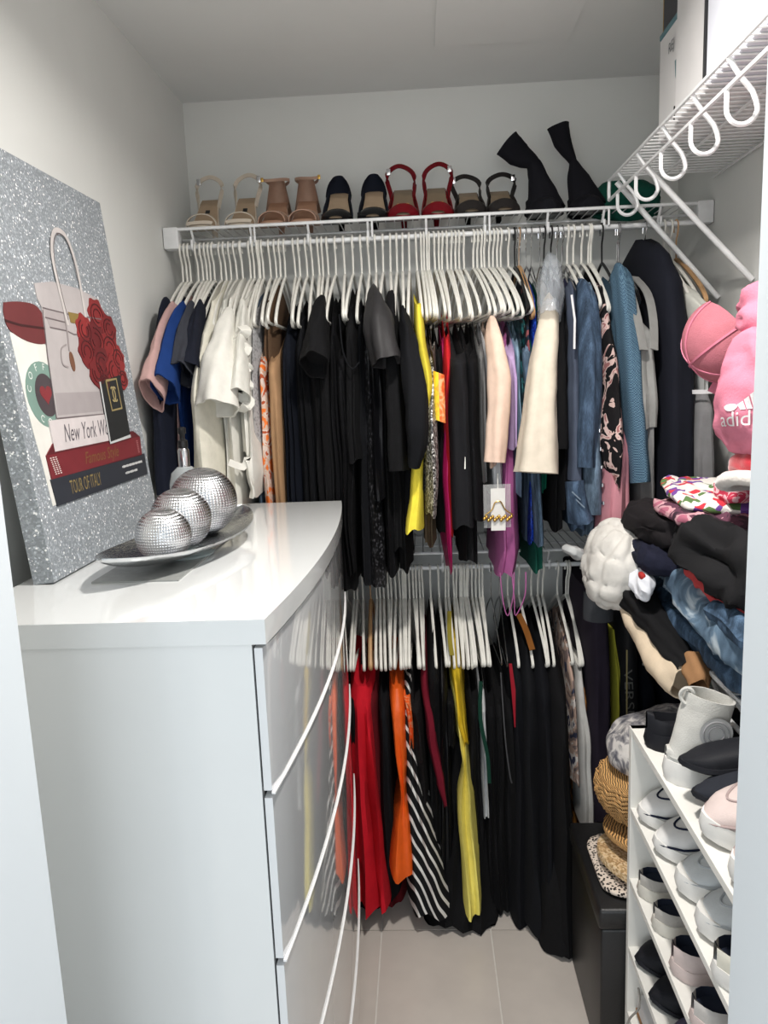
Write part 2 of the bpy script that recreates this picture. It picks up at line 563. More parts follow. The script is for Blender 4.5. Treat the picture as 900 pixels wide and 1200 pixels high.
for k in range(NL + 1):
    u = -1 + 2 * k / NL
    c = TA.lerp(TB, k / NL)
    hwid = 0.088 * (1 - abs(u) ** 2.2) ** 0.75 + 0.0015
    rim = 0.032 + 0.018 * abs(u) ** 2.4
    bot = 0.010 + 0.038 * abs(u) ** 3.2
    a_, b_ = [], []
    for j in range(NS + 1):
        s = -1 + 2 * j / NS
        z = bot + (rim - bot) * abs(s) ** 2.2
        p = c + tn * hwid * s
        a_.append((p.x, p.y, DZ + z)); b_.append((p.x, p.y, DZ + z + .0035))
    rows_o.append(a_); rows_i.append(b_)
m_ = MB().grid([a + b[::-1] for a, b in zip(rows_o, rows_i)], True, True, True)
m_.build('bowl', SILW, tray, angle=60)
mc_ = TA.lerp(TB, .5)
MB().lathe((mc_.x, mc_.y, DZ + .0025), [(0.050, 0), (0.052, .004), (0.035, .009), (0.03, .012)], 28).build('foot', mat('clear_glass_foot', (190, 205, 205), 0.08, alpha=0.75), tray)
def ball(c, r, label):
    prof = []
    for k in range(1, 24):
        a = -PI / 2 + PI * k / 24
        prof.append((r * math.cos(a), r * math.sin(a)))
    o = MB().lathe(c, prof, 40).build('silver_ball', SIL, loc=c)
    add_uv(o, 40, 23)
    me = o.data
    tag(o, label, 'ball', 'silver balls in the tray')
def tz(f): return TA.lerp(TB, f)
for bx_, by_, r, l in ((-.434, 1.235, .046, 'smallest silver ball in the boat shaped tray'), (-.438, 1.345, .055, 'middle sized silver ball in the boat shaped tray'), (-.432, 1.472, .066, 'largest silver ball in the boat shaped tray')):
    ball((bx_, by_, DZ + 0.016 + r), r, l)
disp = thing('soap_dispenser', 'clear glass bottle with a chrome neck and black pump top', 'bottle', (-0.535, 1.70, DZ))
MB().lathe((-0.535, 1.70, DZ), [(0.030, 0), (0.036, .01), (0.036, .09), (0.030, .115), (0.016, .128)], 20).build('bottle_body', mat('clear_glass', (215, 222, 224), 0.05, alpha=0.45), disp)
MB().lathe((-0.535, 1.70, DZ), [(0.012, .125), (0.0125, .165), (0.009, .17)], 16).build('neck', METAL, disp)
MB().lathe((-0.535, 1.70, DZ), [(0.006, .168), (0.011, .172), (0.011, .186), (0.006, .19), (0.006, .2), (0.009, .203), (0.009, .215), (0.004, .217)], 14).build('pump_cap', BLACKP, disp)

# ------------------------------------------------------------------ canvas leaning on the left wall
GLIT = mat('silver_glitter', (132, 138, 143), 0.5, kind='glitter', cols=((146, 152, 158), (166, 172, 178), (192, 198, 206)), scale=330, bump=0.5, bscale=900)
canvas = thing('wall_canvas', 'silver glitter canvas print of a handbag, roses and books', 'canvas', (-0.61, 1.41, DZ))
CP, CU = Vector((-0.594, 1.166, 1.2)), Vector((0, 1, 0))
CV = Vector((-0.066, 0, 0.69)).normalized()
CN = CU.cross(CV)
if CN.x < 0: CN = -CN
def cp(u, v, d=0.0): return CP + CU * u + CV * v + CN * d
CW, CH, CT = 0.505, 0.692, 0.034
vs_ = [cp(u, v, d) for d in (-CT, 0) for u, v in ((0, 0), (CW, 0), (CW, CH), (0, CH))]
lift = Vector((0, 0, max(0, DZ - min(p.z for p in vs_))))
CP = CP + lift
vs_ = [cp(u, v, d) for d in (-CT, 0) for u, v in ((0, 0), (CW, 0), (CW, CH), (0, CH))]
MB().add(vs_, [(3, 2, 1, 0), (4, 5, 6, 7), (0, 1, 5, 4), (1, 2, 6, 5), (2, 3, 7, 6), (3, 0, 4, 7)]).build('stretched_canvas', GLIT, canvas, smooth=False)
def poly(name, uv, col, d, parent=canvas, rough=0.6):
    n = len(uv)
    vs = [cp(u, v, d) for u, v in uv] + [cp(u, v, 0.0) for u, v in uv]
    fs = [tuple(range(n))] + [(i, (i + 1) % n, n + (i + 1) % n, n + i) for i in range(n)]
    m = col if not isinstance(col, tuple) else mat('print_%d_%d_%d' % col, col, rough, scale=25)
    return MB().add(vs, fs).build(name, m, parent, smooth=False)
def line(name, uv, wd, col, d, parent=canvas):
    pts = [cp(u, v, d) for u, v in uv]
    return MB().ribbon(pts, wd, 0.0004, lambda i: CN.cross((pts[min(i + 1, len(pts) - 1)] - pts[max(i - 1, 0)]))).build(name, mat('print_%d_%d_%d' % col, col, 0.6), parent, smooth=False)
def spl(uv, per=5): return [(p.x, p.y) for p in smooth_pts([(u, v, 0) for u, v in uv], per)]
def ell(u, v, a, b, n=28): return [(u + a * math.cos(2 * PI * k / n), v + b * math.sin(2 * PI * k / n)) for k in range(n)]
def words(body, u, v, size, col, d, parent, shear=0.0, sx=1.0, rot=0.0):
    vs, fs = text_verts(body, size, shear)
    out = []
    for p in vs:
        x, y = p.x * sx, p.y
        out.append(cp(u + x * math.cos(rot) - y * math.sin(rot), v + x * math.sin(rot) + y * math.cos(rot), d))
    return MB().add(out, fs).build('lettering', mat('print_%d_%d_%d' % col, col, 0.6), parent, smooth=False)
cup = poly('printed_cup', [(0.024, .396), (.125, .386), (.165, .36), (.16, .25), (.10, .12), (.046, .117), (.040, .19), (.032, .245)], (222, 220, 214), .0006)
emb = poly('cup_emblem', ell(.098, .298, .063, .055), (118, 146, 136), .0009, cup)
poly('emblem_centre', ell(.100, .297, .036, .036), (70, 62, 66), .0011, cup)
poly('emblem_heart', [(.100 + .0016 * 16 * math.sin(t) ** 3 * .8, .299 + .0014 * (13 * math.cos(t) - 5 * math.cos(2 * t) - 2 * math.cos(3 * t) - math.cos(4 * t)) * .8) for t in [2 * PI * k / 30 for k in range(30)]], (128, 44, 50), .0013, cup)
for k, ch in enumerate('COFFEE'):
    a = PI * (0.93 - 0.165 * k)
    words(ch, .098 + .051 * math.cos(a), .298 + .046 * math.sin(a), .017, (226, 230, 226), .0012, cup, rot=a - PI / 2)
for k, ch in enumerate('CO'):
    a = PI * (1.32 + 0.16 * k)
    words(ch, .098 + .050 * math.cos(a), .298 + .046 * math.sin(a), .017, (226, 230, 226), .0012, cup, rot=a + PI / 2)
mac = poly('printed_macaron', spl([(.024, .441), (.075, .447), (.128, .445), (.150, .42), (.14, .386), (.083, .383), (.027, .398), (.017, .421), (.024, .441)]), (104, 44, 46), .0012)
line('macaron_seam', [(.017, .413), (.06, .409), (.145, .409)], .004, (60, 22, 24), .0014, mac)
bag = poly('printed_handbag', [(.136, .483), (.203, .494), (.305, .494), (.398, .483), (.412, .447), (.395, .40), (.335, .255), (.116, .255), (.130, .36), (.145, .445), (.136, .458)], (178, 172, 172), .0016)
poly('bag_shade', [(.125, .262), (.325, .262), (.338, .30), (.13, .30)], (160, 153, 154), .0018, bag)
poly('bag_belt', [(.147, .444), (.223, .441), (.223, .413), (.161, .412)], (168, 160, 160), .0018, bag)
for uv in ([(.147, .444), (.24, .441), (.39, .443)], [(.15, .428), (.225, .425)], [(.161, .412), (.223, .410), (.25, .405), (.33, .41)], [(.146, .44), (.13, .36), (.117, .257)], [(.118, .257), (.32, .256)]):
    line('bag_outline', uv, .0022, (108, 98, 100), .0021, bag)
line('bag_handle', spl([(.232, .42), (.222, .517), (.229, .559), (.25, .587), (.279, .593), (.302, .582), (.316, .55), (.320, .511), (.314, .425)]), .009, (196, 190, 188), .0024, bag)
line('bag_handle_edge', spl([(.237, .43), (.228, .517), (.235, .556), (.254, .581), (.278, .587), (.298, .577), (.310, .548), (.313, .51)]), .0018, (120, 112, 112), .0026, bag)
poly('bag_clasp', [(.243, .445), (.297, .445), (.287, .426), (.246, .426)], (134, 112, 58), .0024, bag)
line('bag_strap', [(.226, .44), (.222, .40), (.216, .374)], .005, (150, 142, 142), .0024, bag)
poly('bag_padlock', ell(.220, .355, .009, .018, 14), (112, 74, 54), .0026, bag)
line('key_strap', spl([(.21, .385), (.185, .375), (.18, .35), (.20, .345)]), .003, (150, 142, 142), .0024, bag)
rr = random.Random(3)
rosecols = [(128, 34, 36), (112, 26, 30), (142, 42, 42), (98, 20, 26)]
for q, (u, v, r) in enumerate([(.372, .448, .040), (.420, .425, .036), (.300, .415, .036), (.345, .398, .044), (.405, .385, .042), (.292, .375, .036), (.436, .365, .034), (.350, .352, .042), (.405, .338, .040), (.318, .335, .034), (.440, .325, .026), (.345, .318, .024)]):
    out = [(u + r * (1 + .10 * math.sin(7 * a + q)) * math.cos(a), v + r * .86 * (1 + .10 * math.cos(6 * a + q)) * math.sin(a)) for a in [2 * PI * k / 30 for k in range(30)]]
    ro = poly('printed_rose', out, rosecols[q % 4], .0022 + .0002 * q)
    for f in (.72, .42):
        sp = [(u + r * f * math.cos(a + q), v + r * f * .8 * math.sin(a + q)) for a in [2 * PI * .8 * k / 12 for k in range(13)]]
        line('petal_edge', sp, .003, (72, 12, 18), .0027 + .0002 * q, ro)
bk = poly('printed_book', [(.086, .255), (.330, .255), (.330, .204), (.086, .203)], (206, 198, 198), .0030)
words('New York Wo', .222, .229, .044, (96, 92, 98), .0033, bk, 0.35, 0.70)
bk = poly('printed_book', [(.055, .199), (.086, .217), (.446, .214), (.479, .199), (.472, .160), (.057, .160)], (112, 30, 38), .0026)
poly('book_top', [(.057, .2), (.086, .217), (.446, .214), (.478, .2)], (86, 20, 28), .0028, bk)
words('Famous Style', .268, .180, .031, (122, 84, 48), .0030, bk, 0.35, 0.95)
for k in range(9):                 # tiny illegible print, kept as marks
    for q in range(3):
        line('print_mark', [(.064 + .009 * q + .001 * k, .194 - .0034 * k), (.069 + .009 * q + .001 * k, .194 - .0034 * k)], .0018, (214, 196, 190), .0030, bk)
for k in range(7):
    line('print_mark', [(.452, .192 - .004 * k), (.460, .192 - .004 * k)], .0018, (180, 116, 118), .0030, bk)
bk = poly('printed_book', [(.053, .160), (.487, .162), (.484, .117), (.058, .115)], (34, 38, 48), .0026)
words('TOUR OF ITALY', .178, .137, .034, (136, 118, 74), .0030, bk, 0, 0.52)
for k in range(20):
    line('print_mark', [(.352 + .0056 * k, .147), (.3562 + .0056 * k, .147)], .005 if k % 3 else .0035, (206, 206, 206), .0030, bk)
    if k < 12:
        line('print_mark', [(.362 + .0056 * k, .133), (.3662 + .0056 * k, .133)], .0045 if k % 4 else .003, (206, 206, 206), .0030, bk)
pf = poly('printed_perfume', [(.318, .318), (.427, .332), (.421, .205), (.312, .199)], (26, 28, 30), .0048)
line('perfume_edge', [(.318, .318), (.312, .199), (.421, .205)], .006, (196, 198, 198), .0050, pf)
line('perfume_frame', [(.347, .320), (.401, .324), (.402, .264), (.350, .261), (.347, .320)], .005, (150, 134, 90), .0052, pf)
for sgn in (-1, 1):
    arc = [(.375 + sgn * (.005 - .011 * math.cos(a)), .293 + .014 * math.sin(a)) for a in [PI * (-.72 + 1.44 * k / 14) for k in range(15)]]
    line('perfume_emblem', arc, .0035, (170, 154, 108), .0053, pf)

# ------------------------------------------------------------------ hangers
def hanger_mesh(m, name, rh=0.0029, ra=0.0043):
    mb = MB()
    zc, R = -0.008, 0.0175
    pts = [(0, R, zc - .012)] + [(0, R * math.cos(a), zc + R * math.sin(a)) for a in [PI * k / 9 for k in range(10)]] + [(0, -R + .002, zc - .012), (0, -.008, zc - .026), (0, 0, zc - .040), (0, 0, -.098)]
    mb.tube(smooth_pts(pts, 2), rh, 6)
    half = [(0, y, z - .020) for y, z in ((0, -.074), (.03, -.085), (.10, -.122), (.165, -.163), (.196, -.190), (.207, -.205), (.198, -.2145), (.17, -.216), (0, -.216))]
    for s in (1, -1):
        mb.tube(smooth_pts([(x, y * s, z) for x, y, z in half], 3), ra, 6)
    o = mb.build(name, m, loc=(0, 0, 0))
    me = o.data
    bpy.data.objects.remove(o)
    return me
HM = {'white': hanger_mesh(PLAST, 'hanger'), 'black': hanger_mesh(BLACKP, 'hanger', 0.0026, 0.004),
      'wood': hanger_mesh(WOOD, 'hanger', 0.002, 0.006), 'metal': hanger_mesh(METAL, 'hanger', 0.0016, 0.002)}
HWORD = {'white': 'white plastic hanger', 'black': 'black slim hanger', 'wood': 'beige wooden hanger', 'metal': 'thin metal wire hanger'}
hr = random.Random(11)
U, LW = UPPER_ROD, LOWER_ROD
def hang(kind, row, x, short, group=None, rot=None, dz=0.0):
    o = bpy.data.objects.new('hanger', HM[kind])
    C.objects.link(o)
    o.location = (x, row[0], row[1] + dz)
    if rot is None:
        rot = (.035 + x * .55 + hr.uniform(-.015, .015)) if (row is U and -.005 < x < .27) else hr.uniform(-.035, .06)
    o.rotation_euler = (hr.uniform(-.04, .04), hr.uniform(-.025, .025), rot)
    tag(o, HWORD[kind] + ' holding the ' + short, 'hanger', group or 'clothes hangers on the closet rods')
    return o

# ------------------------------------------------------------------ garments
def cloth_body(ctrl, yb=2.40, nf=2.0, fa=0.006, drop=0.10, seed=0, na=40, nl=30, hem=0.006, yr=SF + .014, wr=0.004):
    rn = random.Random(seed)
    ph, ph2 = rn.uniform(0, 6.28), rn.uniform(0, 6.28)
    zt, zb = ctrl[0][0], ctrl[-1][0]
    rows = []
    def ring(z, v, shrink=1.0, lift=0.0):
        xc, hw, yf = lerp_ctrl(ctrl, z)
        r = []
        g = min(1.0, v * 2.2)
        for i in range(na):
            th = 2 * PI * i / na
            c, s = math.cos(th), math.sin(th)
            ex = math.copysign(abs(s) ** 0.8, s) * shrink
            ey = math.copysign(abs(c) ** 0.55, c) * (1 - (1 - shrink) * .3)
            ym, b = (yf + yb) / 2, (yb - yf) / 2
            y = ym - b * ey
            fr = max(0.0, c)
            y += fa * 1.7 * g * fr * math.cos(PI * nf * ex + ph + 1.1 * math.sin(2.6 * v + ph2))
            x = xc + hw * ex + fa * .55 * g * math.sin(y * 38 + ph2 + 1.3 * v) * (1 - .5 * fr)
            nz = noise.noise(Vector((x * 9 + seed * 3.1, y * 7, z * 5)))
            x += wr * 1.8 * nz * g
            y += wr * noise.noise(Vector((x * 14 + 5, y * 9 + seed, z * 11))) * g
            zz = z - (1 - v) ** 3 * drop * min(1.15, abs(y - yr) / 0.205)
            if v > .6:
                zz += hem * (v - .6) / .4 * math.sin(4 * th + ph) + hem * .3 * (v - .6) / .4 * math.sin(7 * th + ph2)
            r.append((x, min(y, 2.47), max(zz + lift, 0.004)))
        return r
    for j in range(nl + 1):
        v = j / nl
        rows.append(ring(zt + (zb - zt) * v, v))
    rows.append(ring(zb, 1.0, 0.86, 0.004))
    rows.append(ring(zb + .03, 1.0, 0.78, 0.02))
    return MB().grid(rows, True, True, True)
def sleeve_mesh(path, rads, n=30, seed=0, wr=0.004, nf=5, fa=.07, hollow=False, wrinkle=.16):
    """cloth tube with long folds and cross wrinkles; open at its lower end (and at its start if hollow)"""
    P = smooth_pts(path, 8)
    k = len(P)
    rows = []
    rn = random.Random(seed)
    ph, ph2 = rn.uniform(0, 6.28), rn.uniform(0, 6.28)
    def rad(t):
        q = t * (len(rads) - 1)
        i = min(int(q), len(rads) - 2)
        f = q - i
        return rads[i][0] + (rads[i + 1][0] - rads[i][0]) * f, rads[i][1] + (rads[i + 1][1] - rads[i][1]) * f
    def ring(i, sc=1.0, sh=0.0):
        t = (P[min(i + 1, k - 1)] - P[max(i - 1, 0)]).normalized()
        ax = Vector((1, 0, 0)); ax = (ax - t * ax.dot(t)).normalized()
        bx = t.cross(ax)
        ra, rb = rad(i / (k - 1))
        r = []
        for j in range(n):
            a = 2 * PI * j / n
            q = Vector((math.cos(a) * 1.1, math.sin(a) * 1.1, i / k * 2.2 + seed * 3.7))
            q2 = Vector((math.cos(a) * 2.0 + math.sin(i / k * 5), math.sin(a) * 2.0, i / k * 7.0 + seed * 1.3))
            f = sc * (1 + fa * math.sin(nf * a + ph + 2.5 * math.sin(2.2 * i / k + ph2)) + wrinkle * noise.noise(q) + wrinkle * .55 * (.35 - abs(noise.noise(q2))))
            p = P[i] - t * sh + ax * (ra * f * math.cos(a)) + bx * (rb * f * math.sin(a))
            p = p + Vector((1, .7, 0)) * wr * noise.noise(p * 16 + Vector((seed, 0, 0)))
            p.z = max(p.z, 0.004)
            r.append(p)
        return r
    if hollow:
        rows.append(ring(0, .80, -.04))
        rows.append(ring(0, .90, 0))
    for i in range(k):
        rows.append(ring(i))
    rows.append(ring(k - 1, .90, .001))
    rows.append(ring(k - 1, .82, .035))
    return MB().grid(rows, True, True, True)

def std(row, hw, zb, yf=2.0, lean=0.0, flare=1.0, dt=0.022):
    rz = row[1]
    return [(rz - .100 - dt, 0, .006, 2.05), (rz - .19 - dt, 0, hw * .75, yf + .02), ((rz - .2 + zb) / 2, lean * .5, hw, yf), (zb, lean, hw * flare, yf - .01)]
def low(row, hw, zb, yf=2.03, lean=0.0, flare=1.0, dt=0.0):      # trousers or strap tops hung from the bar of the hanger
    rz = row[1]
    return [(rz - .226 - dt, 0, hw * .55, yf + .03), (rz - .252 - dt, 0, hw * .85, yf + .012), ((rz - .2 + zb) / 2, lean * .5, hw, yf), (zb, lean, hw * flare, yf - .01)]
gseed = [0]
def garment(row, x, name, cat, short, m, ctrl, sleeves=(), hanger='white', group=None, extra=None, rot=None, hgroup=None, **kw):
    gseed[0] += 1
    s = gseed[0]
    c = [(z, x + dx, hw, yf) for z, dx, hw, yf in ctrl]
    zb = c[-1][0]
    t = thing(name, short, cat, (c[-1][1], row[0], max(zb, 0)), group)
    cloth_body(c, seed=s, **kw).build('body', m, t)
    for sl in sleeves:
        path = [(x + dx, y, row[1] + dz) for dx, y, dz in sl[0]]
        o = sleeve_mesh(path, sl[1], seed=s).build('sleeve', sl[2] if len(sl) > 2 else m, t)
    if extra:
        extra(t, x)
    if hanger:
        hang(hanger, row, x, short, hgroup, rot)
    return t
def short_sleeve(dx=0.0, ln=.17, out=.11, w=.04, d=.07):
    return ([(0, 2.06, -.185), (dx * .4, 2.02, -.22), (dx * .8, 2.00 - out * .5, -.215 - ln * .55), (dx, 2.0 - out, -.215 - ln)], [(.008, .03), (w * .6, d * .75), (w * .85, d * .95), (w, d)])
def long_sleeve(dx=0.0, ln=.42, out=.05, w=.028, d=.045):
    return ([(0, 2.06, -.185), (dx * .2, 2.02, -.225), (dx * .5, 2.0 - out * .6, -.215 - ln * .5), (dx, 2.0 - out, -.215 - ln)], [(.008, .03), (w * .7, d), (w * .9, d), (w, d)])
def straps(row, col, zt, dy=(.10,)):
    def f(t, x):
        for d in dy:
            for s in (-1, 1):
                MB().ribbon([(x, row[0] + s * d, row[1] - .072 - .53 * d), (x + .004, row[0] + s * d, zt - .02)], .010, .0025, (0, 1, 0)).build('strap', col, t)
    return f
def F(name, col, **k):            # woven cloth
    k.setdefault('rough', .88); k.setdefault('sheen', 0.0); k.setdefault('spec', .18); k.setdefault('bump', .25); k.setdefault('bscale', 450)
    return mat(name, col, **k)
BLK = [F('black_cotton', (13, 13, 15)), F('black_crepe', (10, 10, 13), bump=.5, bscale=220), F('black_satin', (15, 15, 18), rough=.42, sheen=0), F('black_lace', (16, 16, 18), kind='lace', scale=150, bump=.6), F('black_jersey', (16, 17, 21)), F('blue_black', (14, 18, 28))]
U, LW = UPPER_ROD, LOWER_ROD
UR = U[1]
# ------------------------------------------------------------------ upper row of clothes, from the left wall to the right wall
def up(x, name, cat, short, m, ctrl, sl=(), **k): return garment(U, x, name, cat, short, m, ctrl, sl, **k)
def lo(x, name, cat, short, m, ctrl, sl=(), **k): return garment(LW, x, name, cat, short, m, ctrl, sl, **k)
up(-.655, 'long_sleeve_shirt', 'top', 'navy black long sleeved top against the left wall', F('navy_black', (24, 28, 42)), std(U, .022, 1.18, 1.96), [long_sleeve(.0, .44, .07, .022, .055)])
up(-.634, 't_shirt', 'shirt', 'dusty pink T-shirt with a wide short sleeve', F('dusty_pink', (196, 160, 156)), std(U, .014, 1.30, 1.99), [short_sleeve(-.012, .185, .15, .024, .062)])
up(-.612, 't_shirt', 'shirt', 'royal blue T-shirt with an open short sleeve', F('royal_blue', (28, 58, 118)), std(U, .016, 1.19, 1.97), [short_sleeve(-.012, .175, .125, .030, .060)])
up(-.588, 't_shirt', 'shirt', 'charcoal T-shirt between the blue and the black one', F('charcoal', (58, 60, 68)), std(U, .014, 1.22, 1.98), [short_sleeve(.0, .14, .09, .024, .055)])
up(-.566, 't_shirt', 'shirt', 'navy black T-shirt beside the white knit top', F('ink_navy', (27, 30, 42)), std(U, .016, 1.2, 1.98), [short_sleeve(.0, .135, .07, .026, .055)])
up(-.546, 't_shirt', 'shirt', 'steel grey T-shirt behind the white knit top', F('steel_grey', (120, 128, 134)), std(U, .014, 1.26, 2.0))
WHT = F('white_cotton', (226, 224, 216)); CREAM = F('cream_knit', (224, 220, 206), bump=.6, bscale=120)
up(-.535, 'sleeveless_sweater', 'top', 'cream white sleeveless knit top', CREAM, [(UR - .085, 0, .008, 2.05), (UR - .2, -.004, .024, 1.96), (1.48, -.012, .034, 1.88), (1.2, -.016, .038, 1.86)], nf=1.2, fa=.008)
up(-.505, 'blouse', 'top', 'plain white crew blouse behind the wide sleeved shirt', F('soft_white', (214, 213, 206)), std(U, .022, 1.17, 1.97, dt=-.015), nf=2)
def pocket_cuff(t, x):
    MB().ribbon([(x - .075 + .06 * k / 6, 1.862 - .012 * math.sin(PI * k / 6), UR - .40 - .02 * k / 6) for k in range(7)], .012, .003, (0, .3, 1)).build('cuff', WHT, t)
up(-.488, 'shirt', 'shirt', 'white shirt with a big wide short sleeve', WHT, std(U, .026, 1.15, 1.95, flare=1.3, dt=-.02),
   [([(.004, 2.03, -.20), (.002, 1.97, -.26), (-.006, 1.92, -.34), (-.010, 1.88, -.44)], [(.010, .02), (.030, .042), (.042, .058), (.050, .070)])])
RUF = F('white_ruffle', (222, 220, 212), bump=.5, bscale=90)
def ruffle(t, x):
    for q in range(4):
        pts = [(x + .012 + .013 * math.sin(k * 1.5 + q), 1.945 - .008 * q + .007 * math.cos(k * 2.3), UR - .24 - .05 * q - .012 * k) for k in range(6)]
        MB().ribbon(smooth_pts(pts, 3), .028, .003, (1, .5, 0)).build('ruffle', RUF, t)
up(-.452, 'blouse', 'top', 'white ruffled blouse with frilled front', RUF, std(U, .018, 1.33, 1.95, dt=-.01), [short_sleeve(.006, .20, .10, .026, .05)], extra=ruffle)
def bow_tie(t, x):
    MB().ribbon(smooth_pts([(x - .045, 1.90, 1.315), (x - .012, 1.915, 1.300), (x, 1.92, 1.32), (x + .008, 1.915, 1.26), (x + .004, 1.91, 1.22)], 4), .018, .003, (0, .3, 1)).build('tie_end', WHT, t)
up(-.440, 'blouse', 'top', 'white blouse with a knotted tie at the waist', F('warm_white', (218, 216, 210)), [(UR - .1, 0, .006, 2.05), (UR - .2, 0, .014, 2.0), (1.4, .002, .016, 1.95), (1.28, .0, .024, 1.92), (1.22, .0, .014, 1.95)], extra=bow_tie)
up(-.428, 'blouse', 'top', 'pale grey lace blouse beside the floral dress', F('grey_lace', (180, 180, 182), kind='lace', scale=120), std(U, .012, 1.36, 1.99), hanger='white')
up(-.436, 'blouse', 'top', 'slate blue top showing below the white blouses', F('slate_blue', (92, 110, 130)), std(U, .012, 1.15, 2.02))
up(-.408, 'floral_dress', 'dress', 'white dress with rust and orange floral print', F('rust_floral', (214, 200, 190), kind='patch', cols=((176, 84, 52), (214, 196, 186), (206, 178, 160), (228, 120, 58), (222, 110, 44)), scale=26), low(U, .014, 1.06, 1.98), nf=1)
up(-.378, 'camel_dress', 'dress', 'plain camel tan dress beside the black dresses', F('camel', (168, 132, 98)), low(U, .022, 1.05, 1.97), nf=1.5)
up(-.392, 'brown_vest', 'top', 'brown strap top above the camel dress', F('brown_velvet', (96, 74, 56)), [(UR - .1, 0, .006, 2.07), (UR - .17, 0, .014, 2.05), (1.60, 0, .02, 2.03), (1.5, 0, .02, 2.03)])
# the black block
GB = 'black clothes on the upper rod'
up(-.340, 'pleated_dress', 'dress', 'long blue black pleated dress beside the camel dress', BLK[5], std(U, .030, .97, 1.975, .0, 1.2, dt=.055), nf=5, fa=.006)
up(-.305, 'pleated_dress', 'dress', 'long black dress with deep vertical pleats', BLK[4], std(U, .028, .96, 1.975, .012, 1.3, dt=.05), nf=4, fa=.007)
up(-.272, 'maxi_dress', 'dress', 'plain black dress between the pleated dress and the lace blouse', BLK[0], std(U, .024, .98, 1.98, .015, 1.2, dt=.06), nf=3, group=GB)
up(-.246, 'lace_blouse', 'top', 'black lace blouse with a flared short sleeve', BLK[3], std(U, .022, 1.02, 1.98), [short_sleeve(-.012, .13, .08, .034, .06)])
up(-.222, 'maxi_dress', 'dress', 'plain black dress between the lace blouse and velvet dress', BLK[1], std(U, .022, .95, 1.985, .006, 1.3, dt=.045), group=GB, nf=3)
up(-.200, 'velvet_dress', 'dress', 'black crushed velvet dress with wrinkled surface', F('black_velvet', (13, 13, 16), kind='lace', scale=60), low(U, .022, 1.00, 1.97), nf=4, wr=.009)
def scoop(t, x):
    MB().tube(smooth_pts([(x - .022, 1.968, UR - .22), (x - .016, 1.955, UR - .31), (x + .004, 1.948, UR - .355), (x + .024, 1.955, UR - .34)], 5), .0022, 6).build('neckline_seam', BLK[4], t)
up(-.174, 'tank_dress', 'dress', 'black tank dress with a scooped neckline seam', BLK[0], std(U, .024, 1.30, 1.965), extra=scoop)
up(-.152, 'maxi_dress', 'dress', 'plain black dress between the tank and beaded dresses', BLK[4], std(U, .022, .97, 1.99, .0, 1.3, dt=.05), group=GB)
up(-.132, 'sequin_dress', 'dress', 'black dress with small glinting beads', F('black_beads', (20, 20, 22), kind='spots', spec=.4, cols=((16, 16, 18), (16, 16, 18), (22, 22, 24), (18, 18, 20), (70, 70, 74)), scale=170, rough=.5), std(U, .022, .96, 1.98, .0, 1.3, dt=.07), nf=2)
up(-.112, 'jacket', 'jacket', 'black satin jacket with a folded back short sleeve', BLK[2], std(U, .024, 1.20, 1.97), [([(0, 2.04, -.17), (.008, 1.98, -.21), (.016, 1.93, -.26), (.034, 1.905, -.345)], [(.01, .03), (.028, .045), (.038, .05), (.036, .05)], F('dark_grey_satin', (46, 45, 46), rough=.5, sheen=0))])
up(-.090, 'maxi_dress', 'dress', 'plain black dress right beside the satin jacket', BLK[1], low(U, .018, .99, 1.99), group=GB)
up(-.070, 'lace_blouse', 'top', 'black lace top with a long hanging sleeve', BLK[3], std(U, .02, 1.06, 1.99), [long_sleeve(.01, .40, .06, .024, .04)])
up(-.052, 'maxi_dress', 'dress', 'plain black dress beside the long sleeved lace blouse', BLK[0], low(U, .018, 1.0, 1.99), group=GB)
up(-.036, 'blouse', 'top', 'black blouse whose sleeve covers the yellow dress', BLK[4], std(U, .018, 1.12, 1.97), [([(0, 2.04, -.22), (.012, 1.94, -.30), (.024, 1.885, -.40), (.028, 1.87, -.50), (.016, 1.88, -.60)], [(.01, .03), (.020, .035), (.030, .04), (.026, .035), (.014, .02)])])
up(-.018, 'satin_blouse', 'top', 'black green satin top with a gathered sleeve end', F('green_black_satin', (40, 44, 38), rough=.5), [(UR - .21, 0, .01, 2.03), (1.5, 0, .02, 1.98), (1.35, .01, .022, 1.93), (1.22, .008, .016, 1.94), (1.17, -.004, .012, 1.95)], nf=2)
# bright middle block
up(.000, 'yellow_dress', 'dress', 'bright yellow dress with black sleeves across its middle', F('lemon_yellow', (232, 214, 72)), [(UR - .15, .002, .012, 2.0), (1.64, .004, .015, 1.94), (1.50, .012, .022, 1.905), (1.35, -.005, .016, 1.93), (1.22, -.018, .020, 1.90), (1.125, -.026, .027, 1.88)], nf=1.4, fa=.006, drop=.05)
up(.014, 'printed_skirt', 'skirt', 'taupe brown skirt hanging under the speckled dress', F('taupe_brown', (92, 78, 62)), low(U, .016, 1.07, 1.98), nf=3)
up(.030, 'sequin_dress', 'dress', 'silver and black speckled sequin dress', F('silver_sequin', (120, 118, 116), kind='spots', spec=.4, cols=((24, 24, 24), (90, 88, 86), (176, 174, 170), (40, 40, 40), (225, 223, 218)), scale=240, rough=.35), [(UR - .226, .006, .008, 2.04), (1.54, .002, .014, 1.95), (1.4, -.004, .022, 1.90), (1.28, -.008, .020, 1.89), (1.16, -.010, .016, 1.90)])
up(.036, 'camisole', 'top', 'dark brown camisole beside the yellow dress', F('dark_taupe', (84, 72, 68)), low(U, .010, 1.45, 2.0))
